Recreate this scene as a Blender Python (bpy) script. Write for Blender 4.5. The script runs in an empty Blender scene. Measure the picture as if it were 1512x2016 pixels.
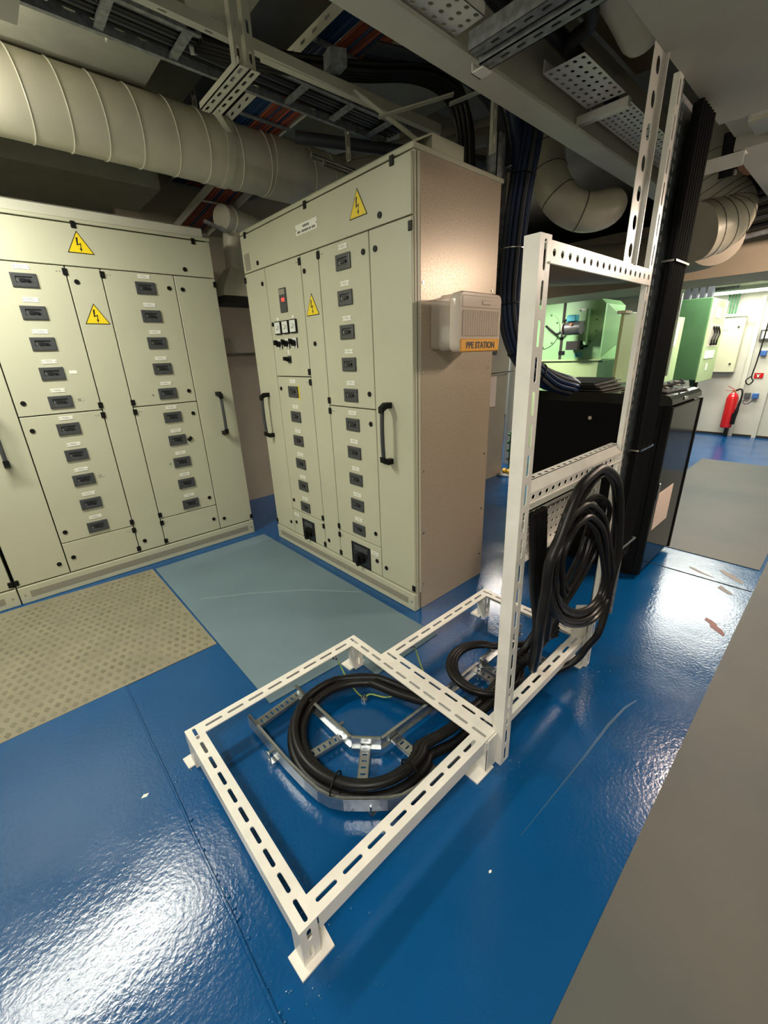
import bpy, math, random
from mathutils import Vector, Matrix
random.seed(7)
S = bpy.context.scene
C = S.collection
# ---------------------------------------------------------------- camera
F_PX, YAW, PITCH, ROLL, CAMH = 819.37, 0.841430, 0.360330, 0.036655, 1.32
cd = bpy.data.cameras.new('camera'); cam = bpy.data.objects.new('camera', cd); C.objects.link(cam)
fwd = Vector((math.cos(YAW)*math.cos(PITCH), math.sin(YAW)*math.cos(PITCH), -math.sin(PITCH)))
rgt = Vector((math.sin(YAW), -math.cos(YAW), 0)); dwn = fwd.cross(rgt)
r2 = math.cos(ROLL)*rgt + math.sin(ROLL)*dwn; d2 = -math.sin(ROLL)*rgt + math.cos(ROLL)*dwn
M = Matrix((r2, -d2, -fwd)).transposed().to_4x4(); M.translation = (0, 0, CAMH)
cam.matrix_world = M
cd.sensor_fit = 'VERTICAL'; cd.sensor_height = 24; cd.lens = F_PX/2016*24; cd.clip_start = .02
S.camera = cam
# ---------------------------------------------------------------- world, exposure, lamps
S.view_settings.view_transform = 'Standard'; S.view_settings.look = 'None'
S.view_settings.gamma = 1; S.view_settings.use_curve_mapping = False
S.view_settings.exposure = 0.0
W = bpy.data.worlds.new('world'); S.world = W; W.use_nodes = True
W.node_tree.nodes['Background'].inputs[0].default_value = (.55, .6, .55, 1)
W.node_tree.nodes['Background'].inputs[1].default_value = .14

def area(name, loc, sx, sy, power, col, rot=(0, 0, 0)):
    l = bpy.data.lights.new(name, 'AREA'); l.shape = 'RECTANGLE'; l.size = sx; l.size_y = sy
    l.energy = power; l.color = col
    o = bpy.data.objects.new(name, l); o.location = loc; o.rotation_euler = rot; C.objects.link(o); return o
COOL = (1.0, .99, .86); WARM = (1.0, .78, .62)
R90 = math.pi/2
area('lamp_light_near', (-.40, 2.36, 2.235), 1.15, .16, 41, COOL)
area('lamp_light_near_side', (-.40, 2.47, 2.29), 1.15, .05, 11, COOL, (R90*1.1, 0, 0))     # added side strip: the batten shines sideways onto the duct
area('fill_light_near_up', (-.40, 2.36, 2.335), 1.15, .10, 10, COOL, (math.pi, 0, 0))  # added up-facing fill that lifts the dark ceiling
area('fill_light_behind', (-.6, -.5, 2.235), .16, 1.15, 46, (1, .95, .86))  # unseen fill lamp added behind the camera to brighten the foreground
area('fill_light_behind_up', (-.6, -.5, 2.335), .12, 1.15, 30, (1, .94, .84), (math.pi, 0, 0))  # up-facing fill added for the ceiling void
area('lamp_light_warm', (3.15, -.05, 1.93), .16, .50, 62, WARM, (0, math.radians(28), 0))
area('fill_light_warm_back', (3.26, -.05, 1.96), .06, .5, 26, WARM, (0, math.radians(-75), 0))  # fill added beside the warm lamp to brighten the tan beam
area('lamp_light_mid', (6.75, .95, 2.24), 1.5, 1.2, 62, (1, .99, .93))
area('lamp_light_aisle', (4.6, 2.72, 2.0), .2, .8, 130, (1, .97, .93))
area('fill_light_aisle_up', (4.6, 2.72, 2.10), .2, .8, 3, (1, .97, .93), (math.pi, 0, 0))  # added upward fill above the aisle lamp
area('lamp_light_wall', (7.72, 1.35, 1.93), .12, 1.15, 22, (1, 1, .9))

# ---------------------------------------------------------------- materials
def mat(name, col, rough=.5, metal=0, noise=0, nscale=8, bump=0, bscale=60, spec=.5, emit=0, trans=0, alpha=1, col2=None, bdist=.01, rnoise=0, coat=0):
    m = bpy.data.materials.new(name); m.use_nodes = True; nt = m.node_tree; b = nt.nodes['Principled BSDF']
    c = (*col, 1)
    b.inputs['Base Color'].default_value = c; b.inputs['Roughness'].default_value = rough
    b.inputs['Metallic'].default_value = metal; b.inputs['Specular IOR Level'].default_value = spec
    b.inputs['Coat Weight'].default_value = coat; b.inputs['Coat Roughness'].default_value = .08
    if emit: b.inputs['Emission Color'].default_value = c; b.inputs['Emission Strength'].default_value = emit
    if trans: b.inputs['Transmission Weight'].default_value = trans; b.inputs['IOR'].default_value = 1.35
    if alpha < 1: b.inputs['Alpha'].default_value = alpha
    tc = nt.nodes.new('ShaderNodeTexCoord')
    if noise or col2 or rnoise:
        n = nt.nodes.new('ShaderNodeTexNoise'); n.inputs['Scale'].default_value = nscale; n.inputs['Detail'].default_value = 5
        nt.links.new(tc.outputs['Object'], n.inputs['Vector'])
        if noise or col2:
            r = nt.nodes.new('ShaderNodeValToRGB')
            r.color_ramp.elements[0].position = .32; r.color_ramp.elements[1].position = .68
            r.color_ramp.elements[0].color = (*[x*(1-noise) for x in col], 1)
            r.color_ramp.elements[1].color = (*(col2 if col2 else [min(1, x*(1+noise)) for x in col]), 1)
            nt.links.new(n.outputs['Fac'], r.inputs['Fac']); nt.links.new(r.outputs['Color'], b.inputs['Base Color'])
        if rnoise:
            mr = nt.nodes.new('ShaderNodeMapRange'); mr.inputs[1].default_value = .3; mr.inputs[2].default_value = .7
            mr.inputs[3].default_value = max(.02, rough-rnoise); mr.inputs[4].default_value = rough+rnoise
            nt.links.new(n.outputs['Fac'], mr.inputs[0]); nt.links.new(mr.outputs[0], b.inputs['Roughness'])
    if bump:
        n2 = nt.nodes.new('ShaderNodeTexNoise'); n2.inputs['Scale'].default_value = bscale; n2.inputs['Detail'].default_value = 3
        bp = nt.nodes.new('ShaderNodeBump'); bp.inputs['Strength'].default_value = bump; bp.inputs['Distance'].default_value = bdist
        nt.links.new(tc.outputs['Object'], n2.inputs['Vector'])
        nt.links.new(n2.outputs['Fac'], bp.inputs['Height']); nt.links.new(bp.outputs['Normal'], b.inputs['Normal'])
    return m

def floor_mat():
    m = mat('floor_blue_paint', (.002, .066, .20), .16, noise=.12, nscale=1.3, spec=.55)
    nt = m.node_tree; b = nt.nodes['Principled BSDF']; tc = nt.nodes.new('ShaderNodeTexCoord')
    n = nt.nodes.new('ShaderNodeTexNoise'); n.inputs['Scale'].default_value = 85; n.inputs['Detail'].default_value = 4
    n3 = nt.nodes.new('ShaderNodeTexNoise'); n3.inputs['Scale'].default_value = 7; n3.inputs['Detail'].default_value = 3
    a = nt.nodes.new('ShaderNodeMath'); a.operation = 'MULTIPLY_ADD'; a.inputs[1].default_value = 1.6
    nt.links.new(tc.outputs['Object'], n.inputs['Vector']); nt.links.new(tc.outputs['Object'], n3.inputs['Vector'])
    nt.links.new(n3.outputs['Fac'], a.inputs[0]); nt.links.new(n.outputs['Fac'], a.inputs[2])
    bp = nt.nodes.new('ShaderNodeBump'); bp.inputs['Strength'].default_value = .22; bp.inputs['Distance'].default_value = .0035
    nt.links.new(a.outputs[0], bp.inputs['Height']); nt.links.new(bp.outputs['Normal'], b.inputs['Normal'])
    # scuffs: patchy roughness
    s = nt.nodes.new('ShaderNodeTexNoise'); s.inputs['Scale'].default_value = 3; s.inputs['Detail'].default_value = 8
    nt.links.new(tc.outputs['Object'], s.inputs['Vector'])
    mr = nt.nodes.new('ShaderNodeMapRange'); mr.inputs[1].default_value = .4; mr.inputs[2].default_value = .7
    mr.inputs[3].default_value = .13; mr.inputs[4].default_value = .26
    nt.links.new(s.outputs['Fac'], mr.inputs[0]); nt.links.new(mr.outputs[0], b.inputs['Roughness'])
    return m
M_floor = floor_mat()
M_cab = mat('cabinet_paint', (.50, .49, .36), .45, noise=.03, nscale=3, bump=.05, bscale=220, bdist=.002)
M_side = mat('cabinet_side_sheet', (.42, .345, .25), .36, metal=.2, noise=.14, nscale=150, rnoise=.05, spec=.6)  # brown cast of the warm lamp put into the base colour
M_gap = mat('dark_gap', (.02, .018, .012), .8)
M_vent = mat('vent_strip', (.27, .25, .19), .7, noise=.1, nscale=120)
M_plastic = mat('dark_grey_plastic', (.055, .058, .06), .38, noise=.08, nscale=30)
M_black = mat('black_plastic', (.004, .004, .004), .5, spec=.25)
M_inset = mat('breaker_inset', (.016, .017, .02), .25)
M_chrome = mat('bright_chrome', (.75, .75, .72), .2, metal=1)
M_yellow = mat('sign_yellow', (.85, .62, .015), .4)
M_signblk = mat('sign_black', (.01, .01, .006), .5)
M_label = mat('label_white', (.82, .82, .72), .4)
M_ink = mat('label_ink', (.12, .12, .11), .6)
M_white = mat('white_painted_steel', (.78, .74, .66), .32, noise=.06, nscale=14, bump=.12, bscale=45, bdist=.003, spec=.6)
M_gray_mat = mat('blue_grey_rubber', (.125, .185, .215), .62, noise=.10, nscale=2.2, bump=.1, bscale=300, bdist=.001)
M_gray_mat2 = mat('grey_rubber', (.070, .080, .072), .6, noise=.12, nscale=1.6, bump=.1, bscale=300, bdist=.001, col2=(.098, .094, .078))
M_tread = mat('khaki_rubber', (.215, .195, .13), .6, noise=.10, nscale=6, bump=.15, bscale=90, bdist=.002)
M_lozenge = mat('khaki_lozenge', (.165, .15, .10), .45, noise=.2, nscale=7)
M_galv = mat('galvanised_steel', (.50, .52, .52), .3, metal=.9, noise=.12, nscale=50)
M_galv_dk = mat('dull_galvanised', (.27, .28, .28), .5, metal=.4, noise=.3, nscale=40)
M_cable = mat('black_rubber_cable', (.008, .007, .0065), .42, spec=.32, noise=.3, nscale=20, rnoise=.06)
M_navy = mat('navy_cable', (.008, .022, .06), .38)
M_blue_c = mat('blue_cable', (.012, .05, .13), .45)
M_red_c = mat('red_orange_cable', (.32, .065, .03), .5)
M_grey_c = mat('dark_grey_cable', (.04, .042, .05), .5)
M_gy = mat('green_yellow_wire', (.40, .42, .08), .5, col2=(.08, .30, .10), nscale=70)
M_duct = mat('cream_duct_metal', (.64, .59, .45), .42, metal=.05, noise=.05, nscale=7, spec=.5)
M_duct_seam = mat('duct_seam', (.66, .63, .50), .4)
M_seam_dk = mat('dark_seam', (.12, .10, .07), .6)
M_ins = mat('ceiling_insulation', (.36, .35, .27), .8, noise=.08, nscale=9)
M_plate = mat('overhead_plate_paint', (.44, .42, .35), .6, noise=.06, nscale=5, bump=.1, bscale=120, bdist=.002)
M_beam = mat('beam_paint', (.56, .54, .44), .5, noise=.05, nscale=6)
M_brown = mat('brown_insulation', (.20, .14, .085), .7, noise=.15, nscale=5)
M_darkceil = mat('dark_ceiling', (.22, .21, .17), .9, noise=.2, nscale=3)
M_wall = mat('white_wall_paint', (.62, .59, .49), .5, noise=.05, nscale=3)
M_brwall = mat('tan_bulkhead', (.33, .28, .21), .55, noise=.06, nscale=4)
M_green = mat('machine_green', (.25, .46, .20), .42, noise=.06, nscale=4)
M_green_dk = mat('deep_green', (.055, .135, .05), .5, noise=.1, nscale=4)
M_green_lt = mat('pale_green', (.40, .52, .24), .42, noise=.04, nscale=4)
M_green_p = mat('pipe_green', (.04, .17, .07), .45, noise=.3, nscale=12)
M_beige = mat('beige_box', (.60, .57, .38), .5)
M_rack = mat('rack_black', (.004, .004, .0036), .6, spec=.2)
M_rack_gl = mat('rack_gloss_door', (.012, .012, .010), .10, spec=.28)
M_pink = mat('pale_paper', (.72, .58, .49), .6)
M_red = mat('extinguisher_red', (.55, .012, .015), .25, coat=.5)
M_orange = mat('ppe_amber', (.80, .36, .02), .35)
M_clear = mat('clear_plastic', (.72, .63, .52), .12, trans=.3, spec=.7, alpha=.55)
M_clear2 = mat('ribbed_clear_plastic', (.80, .68, .57), .14, trans=.1, spec=.9, alpha=.82)
M_led = mat('red_led', (1, .04, .03), .4, emit=3)
M_tube = mat('lit_tube', (.97, 1, .92), .4, emit=9)
M_housing = mat('lamp_housing', (.55, .55, .47), .5)
M_cyan = mat('cyan_plastic', (.05, .42, .50), .4)
M_motor = mat('motor_grey', (.09, .09, .08), .4, noise=.2, nscale=20)
M_blueb = mat('blue_socket', (.05, .14, .40), .4)
M_rust = mat('red_primer', (.20, .055, .04), .5)
M_flake = mat('bare_floor_patch', (.17, .135, .115), .5)
M_yell2 = mat('yellow_rubber', (.70, .42, .02), .5)
M_meter = mat('meter_face', (.70, .72, .66), .3)
M_rod = mat('white_pipe', (.66, .66, .57), .45)
M_copper = mat('orange_fitting', (.42, .16, .06), .5)

# ---------------------------------------------------------------- mesh helpers
BASE = {}
class MB:
    def __init__(s): s.v = []; s.f = []
    def quad(s, *p):
        n = len(s.v); s.v += [tuple(q) for q in p]; s.f.append(tuple(range(n, n+len(p))))
    def box(s, a, b):
        x0, y0, z0 = [min(p, q) for p, q in zip(a, b)]; x1, y1, z1 = [max(p, q) for p, q in zip(a, b)]
        n = len(s.v)
        s.v += [(x0, y0, z0), (x1, y0, z0), (x1, y1, z0), (x0, y1, z0), (x0, y0, z1), (x1, y0, z1), (x1, y1, z1), (x0, y1, z1)]
        s.f += [tuple(n+i for i in q) for q in ((0, 3, 2, 1), (4, 5, 6, 7), (0, 1, 5, 4), (1, 2, 6, 5), (2, 3, 7, 6), (3, 0, 4, 7))]
        return s
    def rbox(s, a, b, r=.004):
        """box with its edges chamfered by r"""
        x0, y0, z0 = [min(p, q) for p, q in zip(a, b)]; x1, y1, z1 = [max(p, q) for p, q in zip(a, b)]
        def ring(z, i):
            return [(x0+r+i, y0+i, z), (x1-r-i, y0+i, z), (x1-i, y0+r+i, z), (x1-i, y1-r-i, z), (x1-r-i, y1-i, z), (x0+r+i, y1-i, z), (x0+i, y1-r-i, z), (x0+i, y0+r+i, z)]
        s.loft([ring(z0, r*.7), ring(z0+r, 0), ring(z1-r, 0), ring(z1, r*.7)], cap=True); return s
    def loft(s, rings, cap=False, closed=False):
        n = len(s.v); k = len(rings[0])
        for r in rings: s.v += [tuple(p) for p in r]
        m = len(rings)
        for i in range(m if closed else m-1):
            a = n+i*k; b = n+((i+1) % m)*k
            for j in range(k): s.f.append((a+j, a+(j+1) % k, b+(j+1) % k, b+j))
        if cap and not closed:
            s.f.append(tuple(n+j for j in range(k))[::-1]); s.f.append(tuple(n+(m-1)*k+j for j in range(k)))
        return s
    def obox(s, o, u, v, w):
        """box from corner o along three edge vectors"""
        o, u, v, w = map(Vector, (o, u, v, w))
        p = [o, o+u, o+u+v, o+v, o+w, o+u+w, o+u+v+w, o+v+w]; n = len(s.v); s.v += [tuple(q) for q in p]
        s.f += [tuple(n+i for i in q) for q in ((0, 3, 2, 1), (4, 5, 6, 7), (0, 1, 5, 4), (1, 2, 6, 5), (2, 3, 7, 6), (3, 0, 4, 7))]; return s
    def bar(s, p, q, w, h, up=(0, 0, 1)):
        p, q = Vector(p), Vector(q); d = (q-p).normalized(); a = d.cross(Vector(up))
        if a.length < 1e-4: a = d.cross(Vector((1, 0, 0)))
        a.normalize(); b = a.cross(d)
        return s.obox(p-a*w/2-b*h/2, q-p, a*w, b*h)
    def tube(s, pts, r, seg=10, closed=False, cap=True):
        pts = [Vector(p) for p in pts]; n = len(pts); rings = []; ref = None
        rr = r if isinstance(r, (list, tuple)) else [r]*n
        for i, p in enumerate(pts):
            if closed: t = pts[(i+1) % n]-pts[i-1]
            else: t = pts[min(i+1, n-1)]-pts[max(i-1, 0)]
            t.normalize()
            if ref is None:
                ref = t.cross(Vector((0, 0, 1)))
                if ref.length < .1: ref = t.cross(Vector((0, 1, 0)))
            ref = (ref - t*ref.dot(t)).normalized(); b = t.cross(ref)
            rings.append([p+(ref*math.cos(2*math.pi*k/seg)+b*math.sin(2*math.pi*k/seg))*rr[i] for k in range(seg)])
        return s.loft(rings, cap=cap, closed=closed)
    def cyl(s, p, q, r, seg=20, r2=None): return s.tube([p, q], [r, r2 if r2 is not None else r], seg)
    def disc(s, p, q, r, seg=20): return s.tube([p, q], r, seg)
    def torus(s, c, axis, R, r, seg=28, rs=8):
        c = Vector(c); ax = Vector(axis).normalized(); u = ax.orthogonal().normalized(); v = ax.cross(u)
        return s.tube([c+(u*math.cos(2*math.pi*k/seg)+v*math.sin(2*math.pi*k/seg))*R for k in range(seg)], r, rs, closed=True)
    def prism(s, poly, d):
        d = Vector(d); return s.loft([[Vector(p) for p in poly], [Vector(p)+d for p in poly]], cap=True)
    def perf(s, o, u, v, L, Wd, t, nu, nv, a, b, K=6, skip=()):
        """plate with rounded slots; u, v unit vectors, thickness t to the back; nu x nv cells; slot half sizes a (along u), b (along v)"""
        o, u, v = map(Vector, (o, u, v)); n = u.cross(v)*-t
        cu, cv = L/nu, Wd/nv; r = min(a, b)
        for i in range(nu):
            for j in range(nv):
                c = o+u*(i+.5)*cu+v*(j+.5)*cv
                out, inn = [], []
                for sgn in (1, -1):
                    for k in range(K):
                        th = -math.pi/2+math.pi*k/(K-1)
                        if a >= b: x = (a-r)+r*math.cos(th); y = r*math.sin(th)
                        else: x = r*math.cos(th); y = r*math.sin(th)+(b-r)*(1 if th > 0 else -1 if th < 0 else 0)
                        q = [(x, -cv/2), (cu/2, -cv/2), (cu/2, -cv/6), (cu/2, cv/6), (cu/2, cv/2), (x, cv/2)][k] if K == 6 else None
                        inn.append((x*sgn, y*sgn)); out.append((q[0]*sgn, q[1]*sgn))
                P = lambda q: c+u*q[0]+v*q[1]
                m = len(s.v)
                for q in out: s.v.append(tuple(P(q)))
                for q in inn: s.v.append(tuple(P(q)))
                for q in inn: s.v.append(tuple(P(q)+n))
                for q in out: s.v.append(tuple(P(q)+n))
                k2 = len(out)
                for k in range(k2):
                    l = (k+1) % k2
                    s.f.append((m+k, m+l, m+k2+l, m+k2+k)); s.f.append((m+k2+k, m+k2+l, m+2*k2+l, m+2*k2+k))
                    s.f.append((m+2*k2+k, m+2*k2+l, m+3*k2+l, m+3*k2+k))
        e = o+u*L; g = o+v*Wd; h = e+v*Wd
        for p, q in ((o, e), (e, h), (h, g), (g, o)): s.quad(p, p+n, q+n, q)
        return s
    def build(s, name, m, parent=None, smooth=False, loc=None):
        me = bpy.data.meshes.new(name)
        off = Vector((0, 0, 0))
        if parent is not None: off = BASE.get(parent, Vector((0, 0, 0)))
        vs = [tuple(Vector(p)-off) for p in s.v] if loc is None else s.v
        me.from_pydata(vs, [], s.f); me.materials.append(m)
        if smooth:
            me.polygons.foreach_set('use_smooth', [True]*len(me.polygons))
            try: me.set_sharp_from_angle(angle=math.radians(38))
            except Exception: pass
        me.update()
        o = bpy.data.objects.new(name, me); C.objects.link(o)
        if parent is not None: o.parent = parent; BASE[o] = off
        if loc is not None: o.location = loc
        return o
def thing(name, label, cat, loc=(0, 0, 0), rz=0, group=None):
    o = bpy.data.objects.new(name, None); C.objects.link(o); o.empty_display_size = .1
    o.location = loc; o.rotation_euler = (0, 0, rz); BASE[o] = Vector(loc)
    return tag(o, label, cat, group)
def tag(o, label, cat, group=None):
    o['label'] = label; o['category'] = cat
    if group: o['group'] = group
    return o
def struct(o): o['kind'] = 'structure'; return o
def stuff(o): o['kind'] = 'stuff'; return o
def smooth_path(pts, n=8, closed=False):
    P = [Vector(p) for p in pts]; k = len(P); out = []
    for i in range(k if closed else k-1):
        if closed: a, b, c, d = P[i-1], P[i], P[(i+1) % k], P[(i+2) % k]
        else: a, b, c, d = P[max(i-1, 0)], P[i], P[i+1], P[min(i+2, k-1)]
        for j in range(n):
            t = j/n
            out.append(.5*((2*b)+(c-a)*t+(2*a-5*b+4*c-d)*t*t+(3*b-a-3*c+d)*t**3))
    if not closed: out.append(P[-1])
    return out
def text_mb(body, size, o, u, v, depth=.0006, align='CENTER', sx=1.0, bold=0):
    """lettering as a mesh, laid on the plane at o with baseline along u and up along v"""
    cu = bpy.data.curves.new('t', 'FONT'); cu.body = body; cu.size = size; cu.align_x = align; cu.align_y = 'CENTER'; cu.extrude = depth; cu.offset = bold
    ob = bpy.data.objects.new('t', cu); C.objects.link(ob)
    dg = bpy.context.evaluated_depsgraph_get(); me = bpy.data.meshes.new_from_object(ob.evaluated_get(dg))
    o, u, v = map(Vector, (o, u, v)); n = u.cross(v); m = MB()
    m.v = [tuple(o+u*p.co.x*sx+v*p.co.y+n*(p.co.z+depth)) for p in me.vertices]
    m.f = [tuple(p.vertices) for p in me.polygons]
    bpy.data.objects.remove(ob); bpy.data.curves.remove(cu); bpy.data.meshes.remove(me)
    return m
def inst(src, parent, loc, rot=None):
    o = src.copy(); C.objects.link(o); o.parent = parent; o.location = loc
    if rot: o.rotation_euler = rot
    BASE[o] = BASE.get(parent, Vector((0, 0, 0)))
    return o

# ================================================================ ROOM SHELL
fl = struct(MB().box((-2.6, -2.6, -.05), (9, 5.2, 0)).build('floor', M_floor))
# raised near-left deck plate and its welded edge
struct(MB().prism([(-2.6, -2.6, 0.0002), (.106, -2.6, .0002), (.106, 1.856, .0002), (-2.6, 1.856, .0002)], (0, 0, .004)).build('deck_plate', M_floor))
wb = MB()
pts = [(.104+.0008*math.sin(i*.4)+.0012*random.random(), 1.85-i*.03, 0.002+.0015*random.random()) for i in range(120)]
wb.tube(pts, [.0045+.0022*random.random()*(1 if i_ > 35 else .2) for i_, _ in enumerate(pts)], 6).build('trim_1', M_floor, smooth=True)['kind'] = 'structure'
sb = MB()
sb.box((2.868, .131, 0), (2.874, .66, .0025)); struct(sb.build('trim_2', M_gap))
struct(MB().box((-2.6, -2.6, 2.95), (9, 5.2, 3.0)).build('ceiling', M_darkceil))
struct(MB().box((-2.65, -2.6, 0), (-2.6, 5.2, 3)).build('wall_left', M_wall))
struct(MB().box((-2.6, -2.65, 0), (9, -2.6, 3)).build('wall_near', M_wall))
struct(MB().box((-2.6, 4.3, 0), (2.6, 4.36, 3)).build('wall_back', M_brwall))
struct(MB().box((2.55, 4.36, 0), (2.6, 5.2, 3)).build('wall_back_return', M_brwall))
struct(MB().box((2.6, 5.14, 0), (9, 5.2, 3)).build('wall_back_far', M_wall))
wf = struct(MB().box((8.12, -2.6, 0), (8.2, 5.2, 3)).build('wall_far', M_wall))
# far wall: raised ribs
for i, y in enumerate((1.115, .84, 1.82, 2.6)):
    struct(MB().box((8.08, y, 0), (8.12, y+.05, 2.9)).build('trim_%d' % (3+i), M_wall))
struct(MB().box((8.09, -2.6, 0), (8.12, 5.14, .03)).build('baseboard_far', M_gap))
# wall piece behind the second cabinet
struct(MB().box((2.60, 2.53, 0), (4.08, 2.60, 3)).build('wall_partition', M_brwall))
struct(MB().box((1.0, 3.86, 0), (2.6, 3.92, 3)).build('wall_recess', M_brwall))
struct(MB().box((1.0, 3.70, 1.38), (2.6, 3.86, 1.50)).build('trim_9', M_brwall))

# ================================================================ MATS
def mat_thing(name, poly, m, label, h=.004):
    o = MB().prism([(x, y, .0003) for x, y in poly][::1], (0, 0, h)).build(name, m)
    return tag(o, label, 'floor mat')
blue_mat = mat_thing('rubber_mat', [(.513, 1.317), (.93, 1.30), (.93, 1.13), (1.335, 1.13), (1.335, 2.955), (.523, 2.955)], M_gray_mat, 'smooth blue-grey rubber mat on the floor in front of the middle switch cabinet')
mat_thing('rubber_mat', [(-1.2, -1.6), (5.4, -1.6), (5.4, .128), (2.1, .122), (-1.2, .11)], M_gray_mat2, 'long grey rubber mat running along the right side of the floor')
mat_thing('rubber_mat', [(3.2, .14), (6.22, .14), (6.22, 1.075), (3.2, 1.075)], M_gray_mat2, 'grey rubber mat on the floor beyond the black network rack')
tm = thing('tread_mat', 'khaki rubber mat with a raised lozenge tread before the left cabinet', 'floor mat', (-.5, 2.4, 0))
MB().prism([(-1.7, 1.862, .0003), (.508, 1.856, .0003), (.508, 2.968, .0003), (-.15, 3.02, .0003), (-1.7, 3.02, .0003)], (0, 0, .004)).build('mat_sheet', M_tread, tm)
lz = MB()
for i in range(60):
    for j in range(22):
        x = -1.66+i*.036+(j % 2)*.018; y = 1.885+j*.05
        if x > .49: continue
        a, b = .0125, .019
        lz.loft([[(x-a, y, .0043), (x, y-b, .0043), (x+a, y, .0043), (x, y+b, .0043)], [(x-a*.8, y, .0053), (x, y-b*.8, .0053), (x+a*.8, y, .0053), (x, y+b*.8, .0053)]], cap=True)
stuff(lz.build('tread_pattern', M_lozenge, tm))

# ================================================================ SWITCH CABINETS (local: x right, y into the cabinet, z up)
Wc, Hc = 1.487, 2.052
U = (.264, .661, .828, 1.223)
def proto(mb, name, m, smooth=False):
    me = mb.build(name, m, smooth=smooth); C.objects.unlink(me); return me
# breaker bezel with a stepped recess, its toggle is a sub-part
bz = MB(); w, h, t = .055, .033, .006
bz.loft([[(-w, 0, -h), (w, 0, -h), (w, 0, h), (-w, 0, h)], [(-w, -t, -h), (w, -t, -h), (w, -t, h), (-w, -t, h)],
         [(-w+.003, -t-.001, -h+.003), (w-.003, -t-.001, -h+.003), (w-.003, -t-.001, h-.003), (-w+.003, -t-.001, h-.003)],
         [(-.036, -t-.001, -.015), (.036, -t-.001, -.015), (.036, -t-.001, .017), (-.036, -t-.001, .017)],
         [(-.033, -.001, -.012), (.033, -.001, -.012), (.033, -.001, .014), (-.033, -.001, .014)]])
bz.quad((-.033, -.001, -.012), (.033, -.001, -.012), (.033, -.001, .014), (-.033, -.001, .014))
P_br = proto(bz, 'breaker', M_plastic)
tg = MB().rbox((-.020, -.0065, -.008), (.004, -.0012, .009), .0015).rbox((.006, -.011, -.005), (.024, -.0012, .006), .002)
P_tg = proto(tg, 'toggle', M_inset)
gl = MB().box((-.0315, -.0035, -.008), (-.027, -.0012, .005)); P_gl = proto(gl, 'toggle_glint', M_galv)  # bright steel strip put in as the toggle's highlight
lp = MB().box((-.034, -.0015, -.0105), (.034, 0, .0105)); P_lp = proto(lp, 'label_plate', M_label)
li = MB()
for k, (a, b) in enumerate(((-.021, .012), (-.017, .019))): li.box((a, -.0019, .003-k*.006), (b, -.0015, .0045-k*.006))
for sx in (-1, 1): li.cyl((sx*.029, -.0015, 0), (sx*.029, -.0026, 0), .0021, 8)
P_li = proto(li, 'print', M_ink)
lk = MB().cyl((0, 0, 0), (0, -.004, 0), .0125, 18).cyl((0, -.004, 0), (0, -.0045, 0), .0085, 12); P_lk = proto(lk, 'lock', M_black, True)
hg = MB().rbox((-.012, -.006, -.017), (.012, 0, .017), .002); P_hg = proto(hg, 'hinge', M_black)
sd = MB().cyl((0, 0, 0), (0, -.0015, 0), .0025, 8).cyl((.014, 0, 0), (.014, -.0015, 0), .0025, 8); P_sd = proto(sd, 'screw_pair', M_ink)
sc = MB().cyl((0, 0, 0), (0, -.0025, 0), .0055, 10); P_sc = proto(sc, 'screw', M_galv, True)
def tri_mb(sz, off, t0, t1):
    r = sz*.577-off; p = [(r*math.sin(a), t0, r*math.cos(a)) for a in (0, 2*math.pi/3, 4*math.pi/3)]
    return MB().loft([p, [(x, t1, z) for x, _, z in p]], cap=True)
P_tri = proto(tri_mb(.125, 0, 0, -.001), 'warning_sign', M_signblk)
P_tri2 = proto(tri_mb(.125, .0075, -.001, -.0016), 'sign_face', M_yellow)
bo = MB()
q = [(.004, .041), (-.009, .036), (-.014, .002), (-.006, .004), (.008, .008), (.003, -.018), (.008, -.017), (-.001, -.03), (-.006, -.015), (-.001, -.016), (.001, -.001), (-.008, -.005), (-.004, .012), (-.001, .041)]
q = [(-.002, .042), (-.012, .040), (-.015, .004), (-.006, .006), (.009, .013), (.006, -.012), (.011, -.011), (.003, -.03), (-.004, -.013), (.0005, -.013), (.002, .003), (-.009, -.004), (-.008, .014)]
bo.prism([(x, -.0016, z) for x, z in [(-.001, .040), (-.010, .040), (-.013, .001), (.004, .007), (.001, -.012), (-.004, -.012), (.003, -.028), (.009, -.012), (.005, -.012), (.009, .014), (-.006, .008)]], (0, -.0006, 0))
P_bo = proto(bo, 'bolt_symbol', M_signblk)
# handle: two end blocks and a bowed bar
hn = MB(); hn.tube(smooth_path([(0, -.052, -.125), (0, -.056, -.06), (0, -.057, 0), (0, -.056, .06), (0, -.052, .125)], 4), .0105, 12)
P_hn = proto(hn, 'handle', M_plastic, True)
P_hes = []
for s_ in (-1, 1):
    he = MB(); z = s_*.137
    he.loft([[(-.014, 0, z-.013), (.014, 0, z-.013), (.014, 0, z+.013), (-.014, 0, z+.013)],
             [(-.014, -.035, z-.014), (.014, -.035, z-.014), (.014, -.035, z+.014), (-.014, -.035, z+.014)],
             [(-.013, -.066, z-s_*.018-.015), (.013, -.066, z-s_*.018-.015), (.013, -.066, z-s_*.018+.013), (-.013, -.066, z-s_*.018+.013)]], cap=True)
    P_hes.append(proto(he, 'handle_mount', M_black))

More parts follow.
